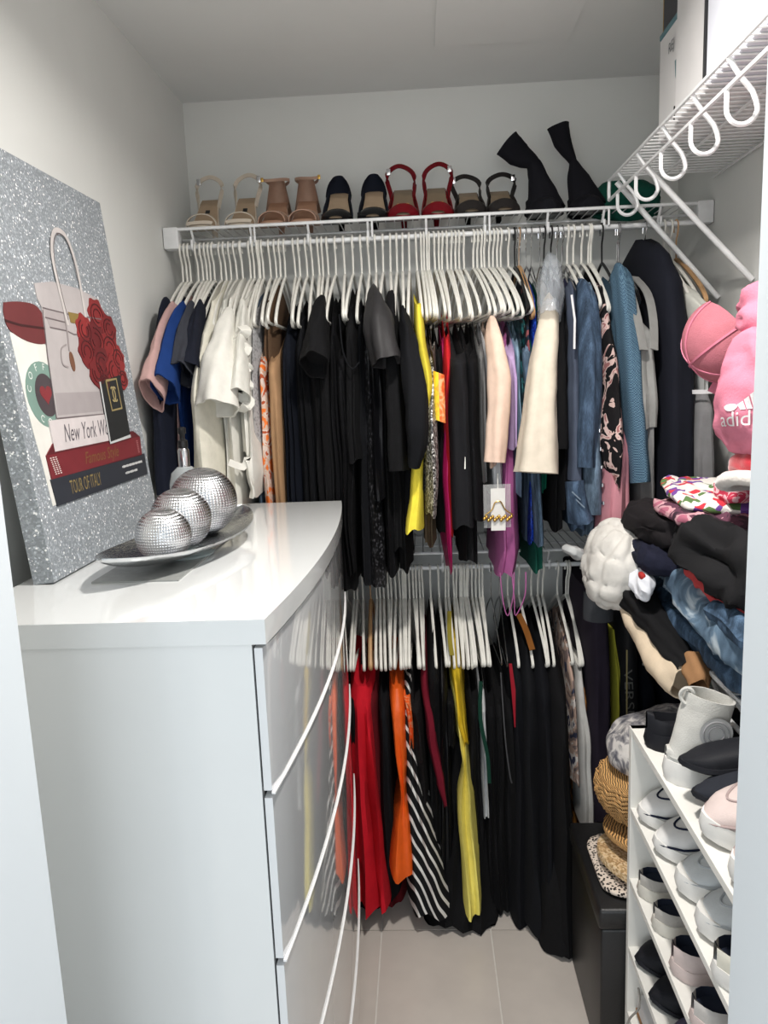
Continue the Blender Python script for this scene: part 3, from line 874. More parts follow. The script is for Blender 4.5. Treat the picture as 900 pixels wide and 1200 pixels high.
up(.050, 'printed_dress', 'dress', 'black dress with a yellow and orange printed band', BLK[0], low(U, .016, 1.1, 1.985),
   extra=lambda t, x: [MB().grid([[(x - .002 + .015 * math.sin(a), 1.952 - .014 * math.cos(a), z - .006 * math.sin(a)) for a in [a0 + 1.2 * k / 6 for k in range(7)]] for z in (1.515, 1.48, 1.44, 1.395)], False).build('printed_band', F(nm, c, rough=.35, kind='tiedye', cols=cs, scale=30), t)
                       for a0, nm, c, cs in ((-1.3, 'yellow_band', (232, 200, 60), ((236, 206, 60), (236, 206, 60), (240, 170, 60))), (-.1, 'coral_band', (226, 130, 60), ((222, 84, 44), (228, 132, 70), (236, 176, 130))))])
up(.062, 'satin_dress', 'dress', 'magenta satin dress with a long trailing end', F('magenta_satin', (150, 26, 80), rough=.4, sheen=0), [(UR - .21, 0, .006, 2.04), (1.4, .0, .010, 1.99), (1.25, -.004, .013, 1.955), (1.1, -.002, .014, 1.95), (1.0, .004, .006, 1.96)])
up(.073, 'red_dress', 'dress', 'bright red narrow dress beside the black trousers', F('bright_red', (190, 32, 40)), [(UR - .20, 0, .008, 2.03), (1.6, .0, .014, 1.97), (1.4, -.006, .011, 1.97), (1.1, -.004, .010, 1.96)])
up(.098, 'trousers', 'trousers', 'wide black trousers with a sharp crease', F('black_wool', (25, 25, 28)), low(U, .034, 1.125, 1.925, .004, 1.05), nf=1.5, fa=.006)
up(.130, 'trousers', 'trousers', 'black trousers with a small white thread on them', BLK[1], low(U, .024, 1.14, 1.94, .006, 1.05), nf=1.2, fa=.004, extra=lambda t, x: MB().ribbon([(x - .022, 1.926, 1.305), (x - .024, 1.925, 1.275)], .003, .002, (1, 0, 0)).build('thread', PLAST, t))
up(.118, 'mesh_skirt', 'skirt', 'black sheer skirt hanging low behind the trousers', BLK[3], low(U, .028, 1.02, 1.99), nf=4)
up(.158, 'sweater', 'top', 'heather grey sweater beside the peach blouse', F('heather_grey', (112, 112, 112), bump=.5), low(U, .014, 1.235, 1.985))
PEACH = F('peach_crepe', (222, 194, 176))
up(.186, 'blouse', 'top', 'pale peach blouse with a long draped sleeve', PEACH, low(U, .015, 1.27, 1.99), [([(0, 2.03, -.25), (.002, 1.99, -.29), (.010, 1.95, -.40), (-.006, 1.93, -.60)], [(.008, .02), (.018, .032), (.028, .042), (.026, .038)])])
up(.178, 'blouse', 'top', 'white top showing below the peach blouse', F('grey_white', (206, 206, 208)), low(U, .018, 1.185, 1.99, .02))
up(.212, 'blouse', 'top', 'orchid pink top beside the lilac shirt', F('orchid', (176, 90, 152)), low(U, .014, 1.30, 1.99, .006))
up(.232, 'shirt', 'shirt', 'lilac shirt with frilled edge', F('lilac', (184, 158, 198)), low(U, .018, 1.32, 1.965), nf=2)
up(.222, 'orchid_dress', 'dress', 'orchid purple dress with long dangling ties', F('orchid_satin', (164, 92, 142), rough=.6), [(UR - .21, 0, .01, 2.04), (1.3, .004, .02, 1.98), (1.15, -.002, .032, 1.95), (1.05, .0, .034, 1.95), (.985, -.006, .03, 1.96)], nf=2.5, fa=.008,
   extra=lambda t, x: [MB().tube(smooth_pts([(x - .03 + .03 * q, 1.945, 1.0), (x - .025 + .03 * q, 1.935, .93), (x - .012 + .02 * q, 1.94, .885), (x + .002 + .03 * q, 1.935, .94), (x + .006 + .03 * q, 1.945, 1.0)], 4), .0016, 5).build('tie', F('orchid_satin', (0, 0, 0)), t) for q in (0, 1)])
up(.252, 'shirt', 'shirt', 'pale sky blue shirt behind the lilac shirt', F('sky_blue', (136, 164, 184)), low(U, .012, 1.19, 2.0))
# packet with a necklace
pk = thing('jewellery_packet', 'clear packet with a white card and a gold necklace', 'packet', (.182, 1.915, 1.125))
MB().box(.150, .218, 1.913, 1.917, 1.125, 1.235).build('clear_bag', mat('clear_plastic', (200, 200, 200), .1, alpha=.25), pk, smooth=False)
MB().box(.168, .204, 1.9105, 1.9125, 1.118, 1.225).build('card', mat('white_card', (212, 210, 206), .6), pk, smooth=False)
MB().tube(smooth_pts([(.152, 1.908, 1.158), (.170, 1.907, 1.172), (.178, 1.907, 1.19), (.192, 1.907, 1.192), (.203, 1.907, 1.172), (.222, 1.908, 1.158)], 4), .0016, 5).build('chain', GOLD, pk)
MB().tube([(.186, 1.912, 1.223), (.188, 1.93, 1.26)], .0012, 5).build('tag_string', PLAST, pk)
for k in range(14):
    MB().lathe((.151 + .0052 * k, 1.906, 1.150 + .005 * math.sin(k * 2.1)), [(.001, -.005), (.0042, -.002), (.0042, .002), (.001, .005)], 8).build('bead', GOLD, pk)
# dark and blue block
up(.270, 'sequin_blouse', 'top', 'dark teal sequin top with black straps', F('teal_sequin', (22, 56, 60), kind='spots', spec=.4, cols=((14, 22, 26), (20, 60, 66), (14, 20, 22), (40, 96, 98)), scale=150, rough=.4), std(U, .014, 1.42, 2.02, dt=.05), hanger='black')
up(.284, 'printed_blouse', 'top', 'black top with small coloured print near the royal blue dress', F('dark_print', (26, 28, 34), kind='spots', spec=.4, cols=((18, 18, 22), (20, 20, 24), (24, 40, 60), (18, 18, 20), (150, 84, 88)), scale=60), std(U, .012, 1.36, 2.02), hanger='wood')
up(.300, 'sequin_dress', 'dress', 'royal blue sequin dress', F('royal_sequin', (22, 50, 150), kind='spots', spec=.4, cols=((18, 42, 136), (26, 60, 168), (14, 32, 110), (40, 84, 190)), scale=220, rough=.4), std(U, .013, 1.06, 2.01, -.01), hanger='metal')
up(.316, 'satin_blouse', 'top', 'emerald green top behind the royal blue dress', F('emerald', (20, 92, 74), rough=.5), std(U, .010, 1.2, 2.02), hanger='metal')
up(.276, 'denim_jeans', 'trousers', 'light blue jeans showing under the ivory jacket', F('jeans_light', (84, 102, 120), kind='denim'), low(U, .022, 1.06, 1.995, .02), hanger='metal')
up(.285, 'green_blouse', 'top', 'dark green top hanging lowest behind the light jeans', F('deep_green', (16, 72, 60)), low(U, .02, .985, 2.02, .015), hanger='metal')
IVORY = F('ivory_wool', (208, 198, 182))
up(.338, 'jacket', 'jacket', 'ivory jacket with a flared sleeve and clear shoulder cover', IVORY, std(U, .014, 1.25, 2.03), [([(-.004, 2.04, -.205), (-.016, 1.97, -.26), (-.042, 1.92, -.42), (-.062, 1.89, -.625)], [(.010, .025), (.024, .035), (.036, .05), (.052, .06)])], hanger='metal',
   extra=lambda t, x: sleeve_mesh([(x, 2.07, UR - .115), (x - .004, 2.01, UR - .14), (x - .012, 1.97, UR - .21), (x - .018, 1.95, UR - .255)], [(.012, .03), (.026, .045), (.032, .05), (.028, .045)], nf=9, seed=4).build('shoulder_cover', mat('clear_shoulder_cover', (190, 196, 204), .12, alpha=.35, bump=.8, bscale=60), t))
up(.352, 'blazer', 'jacket', 'long black blazer behind the ivory jacket', BLK[0], std(U, .020, 1.10, 1.985), [long_sleeve(-.006, .36, .03, .022, .045)], hanger='black')
def trim(t, x):
    MB().ribbon([(x + .006, 1.955, UR - .20), (x + .010, 1.935, UR - .26), (x + .008, 1.93, UR - .33)], .005, .003, (1, -.4, 0)).build('white_trim', F('grey_white', (206, 206, 208)), t)
up(.370, 'jacket', 'jacket', 'black jacket with a white front trim', BLK[1], std(U, .018, 1.16, 1.97), extra=trim, hanger='black')
up(.386, 'cardigan', 'top', 'slate grey cardigan beside the denim jackets', F('slate', (74, 82, 98)), std(U, .013, 1.27, 1.97), [long_sleeve(.0, .44, .04, .016, .035)], hanger='metal')
up(.400, 'blouse', 'top', 'indigo blouse between the grey cardigan and denim', F('indigo', (52, 54, 88)), std(U, .010, 1.4, 1.985), hanger='metal')
DEN1, DEN2 = F('denim_mid', (58, 74, 94), kind='denim'), F('denim_faded', (82, 98, 114), kind='denim')
def denim_cuff(t, x):
    o = sleeve_mesh([(x - .034, 1.93, 1.235), (x - .030, 1.925, 1.19), (x - .018, 1.93, 1.135)], [(.022, .035), (.026, .042), (.028, .045)], nf=6, seed=9).build('cuff', DEN1, t)
    for k in range(2):
        MB().ribbon([(x - .05 + .010 * k, 1.884, 1.215 - .02 * k), (x - .03 + .010 * k, 1.880, 1.195 - .02 * k)], .003, .002, (1, 0, 1)).build('seam', F('denim_seam', (110, 124, 138)), t)
up(.414, 'denim_jacket', 'jacket', 'distressed blue denim jacket with a bent cuff', DEN1, std(U, .022, 1.10, 1.97, -.01), [([(0, 2.05, -.18), (.006, 2.0, -.22), (.004, 1.95, -.38), (-.008, 1.93, -.62)], [(.01, .03), (.024, .04), (.026, .045), (.024, .045)])], extra=denim_cuff, hanger='white')
def buttons(t, x):
    for k in range(6):
        MB().lathe((x + .006 + .003 * k, 1.912, 1.36 - .045 * k), [(.001, -.005), (.005, -.004), (.005, .004), (.001, .005)], 8).build('button', METAL, t)
up(.430, 'denim_jacket', 'jacket', 'faded denim jacket with a row of metal buttons', DEN2, std(U, .020, 1.08, 1.97), [([(0, 2.05, -.19), (-.006, 2.0, -.23), (-.006, 1.965, -.4), (-.004, 1.955, -.74)], [(.01, .03), (.024, .04), (.026, .045), (.026, .045)])], extra=buttons, hanger='white')
up(.452, 'shirt', 'shirt', 'light blue collared shirt beside the faded denim', F('pale_blue', (150, 176, 210)), std(U, .010, 1.33, 1.965, -.01), hanger='white')
BFLO = F('black_floral', (30, 26, 28), kind='patch', cols=((20, 19, 21), (20, 19, 21), (22, 20, 22), (196, 170, 164), (150, 100, 100)), scale=22)
up(.472, 'floral_blouse', 'top', 'black floral blouse with pink and white flowers', BFLO, [(UR - .1, 0, .006, 2.05), (UR - .2, 0, .02, 2.0), (1.5, -.002, .028, 1.895), (1.33, -.004, .040, 1.865), (1.28, -.002, .032, 1.865), (1.225, .002, .004, 1.87)], nf=1.5, hanger='white')
up(.478, 'pink_dress', 'dress', 'dusty rose dress hanging below the black floral blouse', F('dusty_rose', (188, 130, 140)), [(UR - .226, 0, .02, 2.02), (1.45, 0, .024, 1.95), (1.3, 0, .038, 1.885), (1.10, 0, .044, 1.87)], nf=3, hanger='white')
GING = F('blue_gingham', (80, 120, 150), kind='gingham', cols=((46, 70, 92), (92, 120, 138)), scale=330)
up(.506, 'gingham_shirt', 'shirt', 'blue gingham shirt with a long sleeve', GING, std(U, .018, 1.2, 1.97), [([(0, 2.06, -.15), (.004, 2.0, -.19), (.014, 1.95, -.40), (.030, 1.91, -.66)], [(.012, .03), (.024, .045), (.025, .05), (.025, .045)])], hanger='black')
GRY = F('marl_grey', (140, 140, 138), bump=.5, bscale=160)
def tank_strap(t, x):
    for s in (-1, 1):
        MB().ribbon(smooth_pts([(x + .012 * s, 2.08, UR - .15), (x + .020 * s, 1.99, UR - .20), (x + .018 * s, 1.93, UR - .27), (x + .012 * s, 1.90, UR - .34)], 4), .022, .004, (1, .5, 0)).build('strap', GRY, t)
up(.548, 'tank_shirt', 'top', 'grey marl tank top with wide straps', GRY, [(UR - .26, 0, .02, 2.0), (UR - .3, .002, .030, 1.93), (1.42, .004, .036, 1.90), (1.36, .006, .030, 1.905)], extra=tank_strap, hanger='metal', drop=.0)
up(.553, 'sweatpants', 'trousers', 'grey marl sweatpants below the grey tank top', F('marl_grey_dark', (124, 124, 124), bump=.5, bscale=160), low(U, .032, 1.14, 1.92, .008), hanger='metal')
COAT = F('navy_black_wool', (22, 24, 33))
up(.622, 'coat', 'coat', 'large navy black coat with rounded shoulder', COAT, [(UR - .03, -.008, .012, 2.06), (UR - .06, -.007, .028, 2.0), (UR - .14, -.002, .042, 1.94), (1.5, .012, .050, 1.90), (1.3, .012, .052, 1.89), (1.08, .004, .058, 1.88)], nf=1.3, fa=.006, drop=.06, hanger='metal')
up(.672, 'blouse', 'top', 'off white blouse between the black coat and right wall', F('off_white', (204, 204, 196)), [(UR - .1, 0, .01, 2.05), (UR - .15, .006, .03, 1.98), (1.62, .014, .028, 1.90), (1.52, .018, .022, 1.88)], hanger='white')
up(.705, 'cardigan', 'top', 'light grey cardigan beside the right wall', F('light_grey', (186, 188, 188)), std(U, .022, 1.4, 1.98), hanger='wood')
up(.690, 'sweatpants', 'trousers', 'grey sweatpants with white waistband near the right wall', F('mid_grey', (120, 120, 122), bump=.4), [(1.44, 0, .03, 1.93), (1.40, 0, .034, 1.90), (1.25, 0, .036, 1.89), (1.1, 0, .034, 1.9)], drop=0, hanger='white',
   extra=lambda t, x: MB().grid([[(x + .036 * math.sin(a), 1.925 - .030 * math.cos(a), z) for a in [-1.5 + 3 * k / 10 for k in range(11)]] for z in (1.450, 1.440)], False).build('waistband', F('grey_white', (0, 0, 0)), t))

# ------------------------------------------------------------------ lower row of clothes
LR = LW[1]
lo(-.262, 'pink_dress', 'dress', 'coral pink dress beside the dresser drawers', F('coral_pink', (190, 84, 92)), low(LW, .016, .12, 1.99))
lo(-.236, 'printed_skirt', 'skirt', 'black skirt with white speckled print', F('bw_print', (40, 40, 40), kind='spots', spec=.4, cols=((18, 18, 20), (18, 18, 20), (20, 20, 22), (190, 188, 184)), scale=70), low(LW, .014, .18, 1.97))
RED = F('cherry_red', (196, 24, 40))
lo(-.190, 'red_dress', 'dress', 'long cherry red dress with a deep front fold', RED, [(LR - .2, 0, .03, 2.03), (LR - .26, 0, .042, 1.99), (.4, .0, .054, 1.94), (.22, .008, .062, 1.915), (.07, .016, .070, 1.885)], nf=3.0, fa=.020)
lo(-.168, 'red_dress', 'dress', 'dark wine red dress under the cherry red one', F('wine_red', (96, 18, 26)), low(LW, .03, .008, 2.0, .03, 1.9), nf=3, hanger='wood')
lo(-.215, 'black_dress', 'dress', 'black dress trailing on the floor behind the red ones', BLK[0], low(LW, .03, .004, 1.98, .02, 1.6), nf=3)
lo(-.128, 'velvet_dress', 'dress', 'black dress between the red and the orange ones', BLK[4], low(LW, .020, .06, 1.96, .0, 1.8), nf=2)
ORG = F('orange_satin', (226, 94, 32), rough=.38, sheen=0)
lo(-.092, 'orange_dress', 'dress', 'orange satin dress gathered above a flared hem', ORG, [(LR - .2, 0, .02, 2.02), (LR - .27, .002, .026, 1.97), (.52, .006, .022, 1.95), (.42, .010, .011, 1.93), (.39, .010, .010, 1.925), (.30, .006, .032, 1.90), (.17, .002, .048, 1.875)], nf=1.6, fa=.007)
lo(-.064, 'orange_camisole', 'top', 'orange strap top with a white striped edge', F('orange_print', (226, 110, 50), kind='patch', cols=((230, 98, 38), (230, 98, 38), (222, 160, 120), (230, 98, 38)), scale=30), low(LW, .011, .50, 1.98, .01))
lo(-.060, 'striped_dress', 'dress', 'black and white zebra striped dress flaring at the hem', F('zebra_stripes', (200, 200, 200), kind='zebra', cols=((20, 20, 22), (214, 212, 208)), scale=26), [(LR - .2, 0, .012, 2.04), (.6, .0, .014, 1.98), (.45, .010, .024, 1.95), (.3, .020, .044, 1.91), (.15, .034, .062, 1.88), (.06, .05, .074, 1.865)], nf=2.2, fa=.008)
lo(-.040, 'fur_vest', 'vest', 'fuzzy black vest beside the burgundy dress', F('black_fuzz', (20, 18, 19), bump=1.0, bscale=200), low(LW, .020, .36, 1.955, .012, 1.2))
lo(-.012, 'burgundy_dress', 'dress', 'burgundy dress narrowing to a point', F('burgundy', (104, 16, 34)), [(LR - .12, 0, .008, 2.04), (.70, .0, .014, 1.99), (.55, .018, .018, 1.95), (.42, .036, .016, 1.93), (.345, .046, .006, 1.93)], nf=1)
GL = 'black clothes on the lower rod'
LBL = 'long plain black dress reaching the floor on the lower rod'
lo(.012, 'black_dress', 'dress', 'long plain black dress beside the burgundy one', BLK[0], std(LW, .026, .02, 1.96, .0, 1.5, dt=-.01), group=GL, nf=3)
lo(.036, 'black_dress', 'dress', 'black satin dress beside the long yellow one', BLK[2], std(LW, .020, .10, 1.955, .0, 1.6, dt=.02), nf=2)
lo(.058, 'camisole', 'top', 'black camisole with an olive ribbon above the yellow dress', BLK[3], low(LW, .016, .5, 1.98),
   extra=lambda t, x: MB().ribbon(smooth_pts([(x + .005, 2.1, LR - .10), (x + .002, 2.03, LR - .15), (x + .006, 1.99, LR - .19)], 4), .012, .003, (1, 0, 0)).build('ribbon', F('olive_ribbon', (130, 118, 44)), t))
YEL = F('pale_yellow', (232, 218, 112))
lo(.080, 'yellow_dress', 'dress', 'long pale yellow dress gathered at the waist', YEL, [(LR - .16, -.004, .016, 2.03), (LR - .22, -.004, .018, 1.99), (.55, .004, .014, 1.95), (.50, .008, .010, 1.935), (.38, .010, .028, 1.91), (.2, .018, .034, 1.89), (.06, .020, .036, 1.87)], nf=2, fa=.010, hanger='white')
lo(.106, 'satin_blouse', 'top', 'golden yellow satin top wrapped behind the yellow dress', F('gold_satin', (196, 166, 40), rough=.4, sheen=0), [(LR - .1, -.03, .01, 2.07), (.72, -.026, .02, 1.99), (.58, -.02, .018, 1.955), (.52, -.012, .010, 1.95)], hanger='white')
lo(.120, 'black_dress', 'dress', 'black ruffled dress with a dark green ribbon', BLK[3], low(LW, .022, .05, 1.96, .0, 1.5), nf=4,
   extra=lambda t, x: MB().ribbon(smooth_pts([(x + .018, 1.955, .70), (x + .014, 1.94, .6), (x + .030, 1.93, .5), (x + .034, 1.93, .42)], 5), .010, .003, (1, -.3, 0)).build('ribbon', F('bottle_green', (12, 50, 38)), t))
lo(.146, 'slip_dress', 'dress', 'pale grey slip dress hidden between black dresses', F('pale_slip', (186, 188, 190)), low(LW, .012, .30, 1.965))
lo(.166, 'black_dress', 'dress', 'long plain black dress beside the pale grey slip', BLK[1], low(LW, .024, .02, 1.955, .0, 1.5), group=GL, nf=3)
lo(.190, 'lace_dress', 'dress', 'long black lace dress with a drooping cord', BLK[3], low(LW, .022, .01, 1.96, .0, 1.5), nf=3, hanger='metal',
   extra=lambda t, x: MB().tube(smooth_pts([(x + .002, 1.965, .72), (x + .008, 1.93, .55), (x + .018, 1.925, .45), (x + .024, 1.93, .42)], 5), .0022, 5).build('cord', F('grey_cord', (70, 70, 72)), t))
lo(.216, 'red_trimmed_dress', 'dress', 'black dress with a narrow red front panel', BLK[0], low(LW, .024, .02, 1.95, .01, 1.4), nf=2, hanger='metal',
   extra=lambda t, x: MB().ribbon([(x + .004, 1.985, LR - .215), (x + .006, 1.938, LR - .27), (x + .008, 1.93, .58)], [.008, .011, .003], .004, (1, 0, 0)).build('red_panel', F('wine_panel', (130, 20, 34)), t))
BD = F('blue_black_crepe', (12, 13, 18))
def gown(hw, y0, y1, lean=0.0, zb=.006, w2=1.5):
    return [(LR - .115, 0, .008, 2.05), (LR - .22, 0, hw * .8, y0 + .03), (.55, lean * .3, hw, y0), (.25, lean * .7, hw * 1.2, (y0 + y1) / 2), (zb, lean, hw * w2, y1)]
lo(.240, 'maxi_dress', 'dress', 'plain black gown beside the dress with red panel', BD, gown(.030, 1.945, 1.90), group=GL, nf=1.5, fa=.007, hem=.02)
lo(.272, 'maxi_dress', 'dress', 'black gown with a rust coloured collar', BLK[4], gown(.034, 1.93, 1.865, .006), nf=1.3, fa=.008, hem=.02,
   extra=lambda t, x: MB().ribbon(smooth_pts([(x - .012, 2.12, LR - .12), (x, 2.06, LR - .145), (x + .012, 2.02, LR - .19)], 4), .016, .004, (1, 0, .2)).build('collar', F('rust_collar', (120, 74, 30)), t))
lo(.308, 'maxi_dress', 'dress', 'plain black gown between rust collared and widest gowns', BD, gown(.036, 1.91, 1.83, .004), group=GL, nf=1.6, fa=.009, hem=.015)
lo(.344, 'maxi_dress', 'dress', 'widest long black gown beside the patterned scarf dress', BLK[0], gown(.036, 1.89, 1.79, -.004), nf=1.4, fa=.009, hem=.012)
lo(.330, 'lace_skirt', 'skirt', 'black lace skirt trailing on the floor tiles', BLK[3], [(.5, 0, .03, 1.95), (.3, 0, .04, 1.88), (.1, -.006, .055, 1.81), (.004, -.01, .06, 1.785)], drop=0, hem=.02)
lo(.10, 'lace_skirt', 'skirt', 'black lace skirt trailing under the yellow dress', BLK[3], [(.5, 0, .05, 2.0), (.3, 0, .07, 1.97), (.1, -.016, .10, 1.92), (.004, -.03, .125, 1.875)], drop=0, hem=.025, nf=5)
lo(.386, 'scarf_dress', 'dress', 'dress with a blurred blue, brown and cream print', F('blurred_print', (120, 110, 110), kind='patch', cols=((52, 56, 76), (120, 104, 100), (176, 150, 136), (206, 198, 192), (60, 62, 84)), scale=16), std(LW, .013, .40, 1.955, .004), nf=1)
lo(.412, 'trousers', 'trousers', 'light grey linen trousers below a grey top', F('light_linen', (188, 186, 182)), [(LR - .16, .002, .012, 2.02), (.68, .0, .016, 1.98), (.5, .006, .020, 1.95), (.28, .008, .022, 1.93)], nf=1.5)
lo(.420, 'printed_trousers', 'trousers', 'trousers with orange and teal print behind the linen ones', F('orange_teal', (150, 100, 60), kind='patch', cols=((40, 70, 80), (150, 96, 44), (190, 130, 60), (36, 44, 60)), scale=20), low(LW, .022, .08, 1.985))
lo(.458, 'leggings', 'trousers', 'dark plum leggings with a grey waistband', F('dark_plum', (38, 32, 44)), [(LR - .02, -.006, .03, 2.0), (.86, -.004, .034, 1.955), (.6, .0, .032, 1.93), (.3, .0, .03, 1.92)], drop=0, nf=1.4,
   extra=lambda t, x: MB().grid([[(x - .005 + .040 * math.sin(a), 1.985 - .043 * math.cos(a), z) for a in [-1.5 + 3 * k / 10 for k in range(11)]] for z in (.935, .90, .858)], False).build('waistband', F('charcoal_knit', (62, 64, 68)), t))
lo(.498, 'leggings', 'trousers', 'olive yellow leggings beside the lettered track pants', F('olive_yellow', (150, 148, 50)), [(.82, 0, .008, 2.0), (.7, .004, .012, 1.955), (.5, .0, .012, 1.945), (.4, -.006, .006, 1.95)], drop=0)
def lettering(t, x):
    vs, fs = text_verts('VERSUS', .034)
    MB().add([(x - .012 + p.y * .9 + (p.x) * .10, 1.905, .66 - p.x * 1.5) for p in vs], fs).build('lettering', F('faded_white', (92, 92, 90)), t, smooth=False)
    MB().ribbon([(x - .022, 1.898, .80), (x - .020, 1.897, .62), (x - .034, 1.897, .40)], .003, .002, (1, 0, 0)).build('piping', F('gold_piping', (150, 138, 96)), t)
lo(.528, 'track_pants', 'trousers', 'black track pants with pale lettering down the leg', F('track_black', (20, 21, 24), rough=.6), [(LR - .05, 0, .03, 2.0), (.86, 0, .032, 1.95), (.6, .0, .034, 1.92), (.3, -.006, .034, 1.915)], drop=0, nf=1, fa=.003, extra=lettering)
lo(.580, 'coat', 'coat', 'long black coat at the end of the lower rod', BLK[5], std(LW, .04, .2, 1.93), nf=1.5)
lo(.650, 'coat', 'coat', 'blue black padded coat beside the right wall', COAT, std(LW, .045, .15, 1.92), nf=1.5)
# spare hangers of the crowded rods, with thin strap tops on them
for row, xs, nm, m in ((U, [-.645, -.60, -.577, -.52, -.487, -.463, -.365, -.325, -.29, -.26], 'spare white hanger on the upper rod', 'white'),
                       (U, [.022, .084, .108, .168, .200], 'spare white hanger above the bright clothes', 'white'),
                       (LW, [-.275, -.25, -.205, -.15, -.14, -.115, -.105, -.08, -.07, -.05, -.03, -.02, .066, .09, .102, .112, .124, .134, .156], 'spare white hanger on the lower rod', 'white')):
    for x in xs:
        o = hang(m, row, x, 'x')
        o['label'] = nm + ' crowded between the clothes'
        o['group'] = nm

# ------------------------------------------------------------------ heeled shoes on the top shelf
TZ = SZ + .005
def heel_bed(x, rise, ln, w_toe, w_heel, y0=2.225):
    """points of the footbed centre line: flat toe, steep arch, heel seat"""
    prof = [(0, 0.006), (.16, .006), (.32, .012), (.5, .40), (.7, .80), (.86, .98), (1.0, 1.0)]
    P = []
    for k in range(21):
        t = k / 20
        for a, b in zip(prof, prof[1:]):
            if a[0] <= t <= b[0]:
                f = (t - a[0]) / (b[0] - a[0])
                f = f * f * (3 - 2 * f) * .5 + f * .5
                r = a[1] + (b[1] - a[1]) * f
        wd = w_toe * (.72 + .28 * min(1, t / .15)) if t < .3 else w_toe + (w_heel - w_toe) * min(1, (t - .3) / .35)
        if t > .9: wd *= .82
        if t < .04: wd *= .7
        P.append((x, y0 + ln * t, TZ + .004 + rise * r, wd))
    return P
def heel_shoe(x, label, group, upper, insole, solem, style, rise=.098, ln=.17, wt=.084, wh=.058, tilt=0.0, buckle=1, lab=None):
    t = thing('heeled_shoe' if style in ('pump',) else 'heeled_sandal', label, 'shoe', (x, 2.31, TZ), group)
    P = heel_bed(x, rise, ln, wt, wh)
    pts = [p[:3] for p in P]
    ws = [p[3] for p in P]
    MB().ribbon(pts, ws, .008, (1, 0, 0)).build('sole', solem, t)
    MB().ribbon([(a, b - .001, c + .0055) for a, b, c in pts], [v * .9 for v in ws], .003, (1, 0, 0)).build('insole', insole, t)
    ex, ey, ez = pts[-2]
    MB().tube([(ex, ey - .004, ez - .003), (ex, ey + .003, (ez + TZ) / 2), (ex, ey, TZ)], [.018, .011, .008], 10).build('heel', solem, t)
    def arch(yk, h, wd, nm, m=upper, lean=0.0, k2=1.0):
        p = P[yk]
        hw = p[3] / 2 * k2
        MB().ribbon([(x + hw * math.cos(a), p[1] + lean * math.sin(a), p[2] + .001 + h * math.sin(a) ** .8) for a in [PI * k / 16 for k in range(17)]], wd, .0025, (0, 1, .2)).build(nm, m, t)
    def loop(k0, h, wd, back, nm='slingback_strap', off=0.0):
        p = P[k0]
        hw = p[3] / 2
        pp = []
        for k in range(25):
            a = PI * k / 24
            pp.append((x + off * math.sin(a) + (hw + .014 * math.sin(a)) * math.cos(a) * (1 + .30 * math.sin(2 * a) ** 2), p[1] + back * math.sin(a) ** .7, p[2] + h * math.sin(a) ** .75))
        MB().ribbon(pp, wd, .0028, (0, .35, 1)).build(nm, upper, t)
        if buckle:
            bx, by, bz = pp[7 if buckle > 0 else 17]
            MB().box(bx - .006, bx + .006, by - .006, by - .002, bz - .009, bz + .009, .001).build('buckle', METAL if style != 'nude' else GOLD, t)
    if style == 'sandal':
        arch(2, .036, .013, 'toe_strap', k2=1.12)
        MB().ribbon([(x + wt * .42 * math.cos(a), P[0][1] - .004, P[0][2] + .006 + .004 * math.sin(a)) for a in [PI * k / 8 for k in range(9)]], .010, .003, (0, .3, 1)).build('toe_band', upper, t)
        loop(13, .10, .012, .05, off=.004 * buckle)
    elif style == 'nude':
        arch(2, .034, .040, 'toe_upper')
        arch(6, .045, .012, 'cross_strap', lean=.02)
        # closed heel counter with ankle strap
        p = P[14]
        rows = []
        for k in range(7):
            f = k / 6
            rows.append([(x + (p[3] / 2 + .010) * (1 - .46 * f) * math.cos(a), p[1] + .008 + .042 * math.sin(a), p[2] - .012 + (.092 + .010 * math.sin(a)) * f) for a in [PI * j / 14 for j in range(15)]])
        MB().grid(rows, False).build('heel_counter', upper, t)
        pz = p[2] + .078
        pp = [(x + .034 * math.cos(a) + .02 * buckle * max(0, -math.sin(a)), p[1] + .02 + .036 * math.sin(a), pz + .004 * math.cos(a * 2)) for a in [2 * PI * k / 24 for k in range(25)]]
        MB().ribbon(pp, .008, .0028, (0, 0, 1)).build('ankle_strap', upper, t)
        MB().box(x + buckle * .040 - .004, x + buckle * .040 + .004, p[1] - .012, p[1] - .008, pz - .006, pz + .006, .001).build('buckle', GOLD, t)
    elif style == 'pump':
        rows = []
        for k in range(6):
            f = k / 5
            p = P[0 + k]
            rows.append([(x + (p[3] / 2 + .003) * math.cos(a), p[1] - .004, p[2] + .001 + .034 * (.45 + .55 * math.sin(PI * .5 * min(1, f * 1.3))) * math.sin(a) ** .8) for a in [PI * j / 14 for j in range(15)]])
        rows.insert(0, [(x + (P[0][3] / 2 + .003) * .75 * math.cos(a), P[0][1] - .012, P[0][2] + .002 + .006 * math.sin(a)) for a in [PI * j / 14 for j in range(15)]])
        MB().grid(rows, False).build('toe_cap', solem, t)
        p = P[13]
        rows = []
        for k in range(9):
            f = k / 8
            w_ = (p[3] / 2 + .010) * math.sqrt(max(0.02, 1 - (f * .93) ** 2.6)) if f > .35 else (p[3] / 2 + .010) * (.78 + .6 * f)
            rows.append([(x + w_ * math.cos(a), p[1] + .0 + .035 * math.sin(a), p[2] - .012 + .078 * f + .016 * f * math.sin(a)) for a in [PI * j / 14 for j in range(15)]])
        MB().grid(rows, False).build('heel_counter', upper, t)
        for s in (-1, 1):
            MB().ribbon([(x + s * (P[k][3] / 2 + .001), P[k][1], P[k][2] + .012) for k in range(4, 15)], .022, .003, (0, 0, 1)).build('side_wall', upper, t)
    elif style == 'slingback':
        rows = []
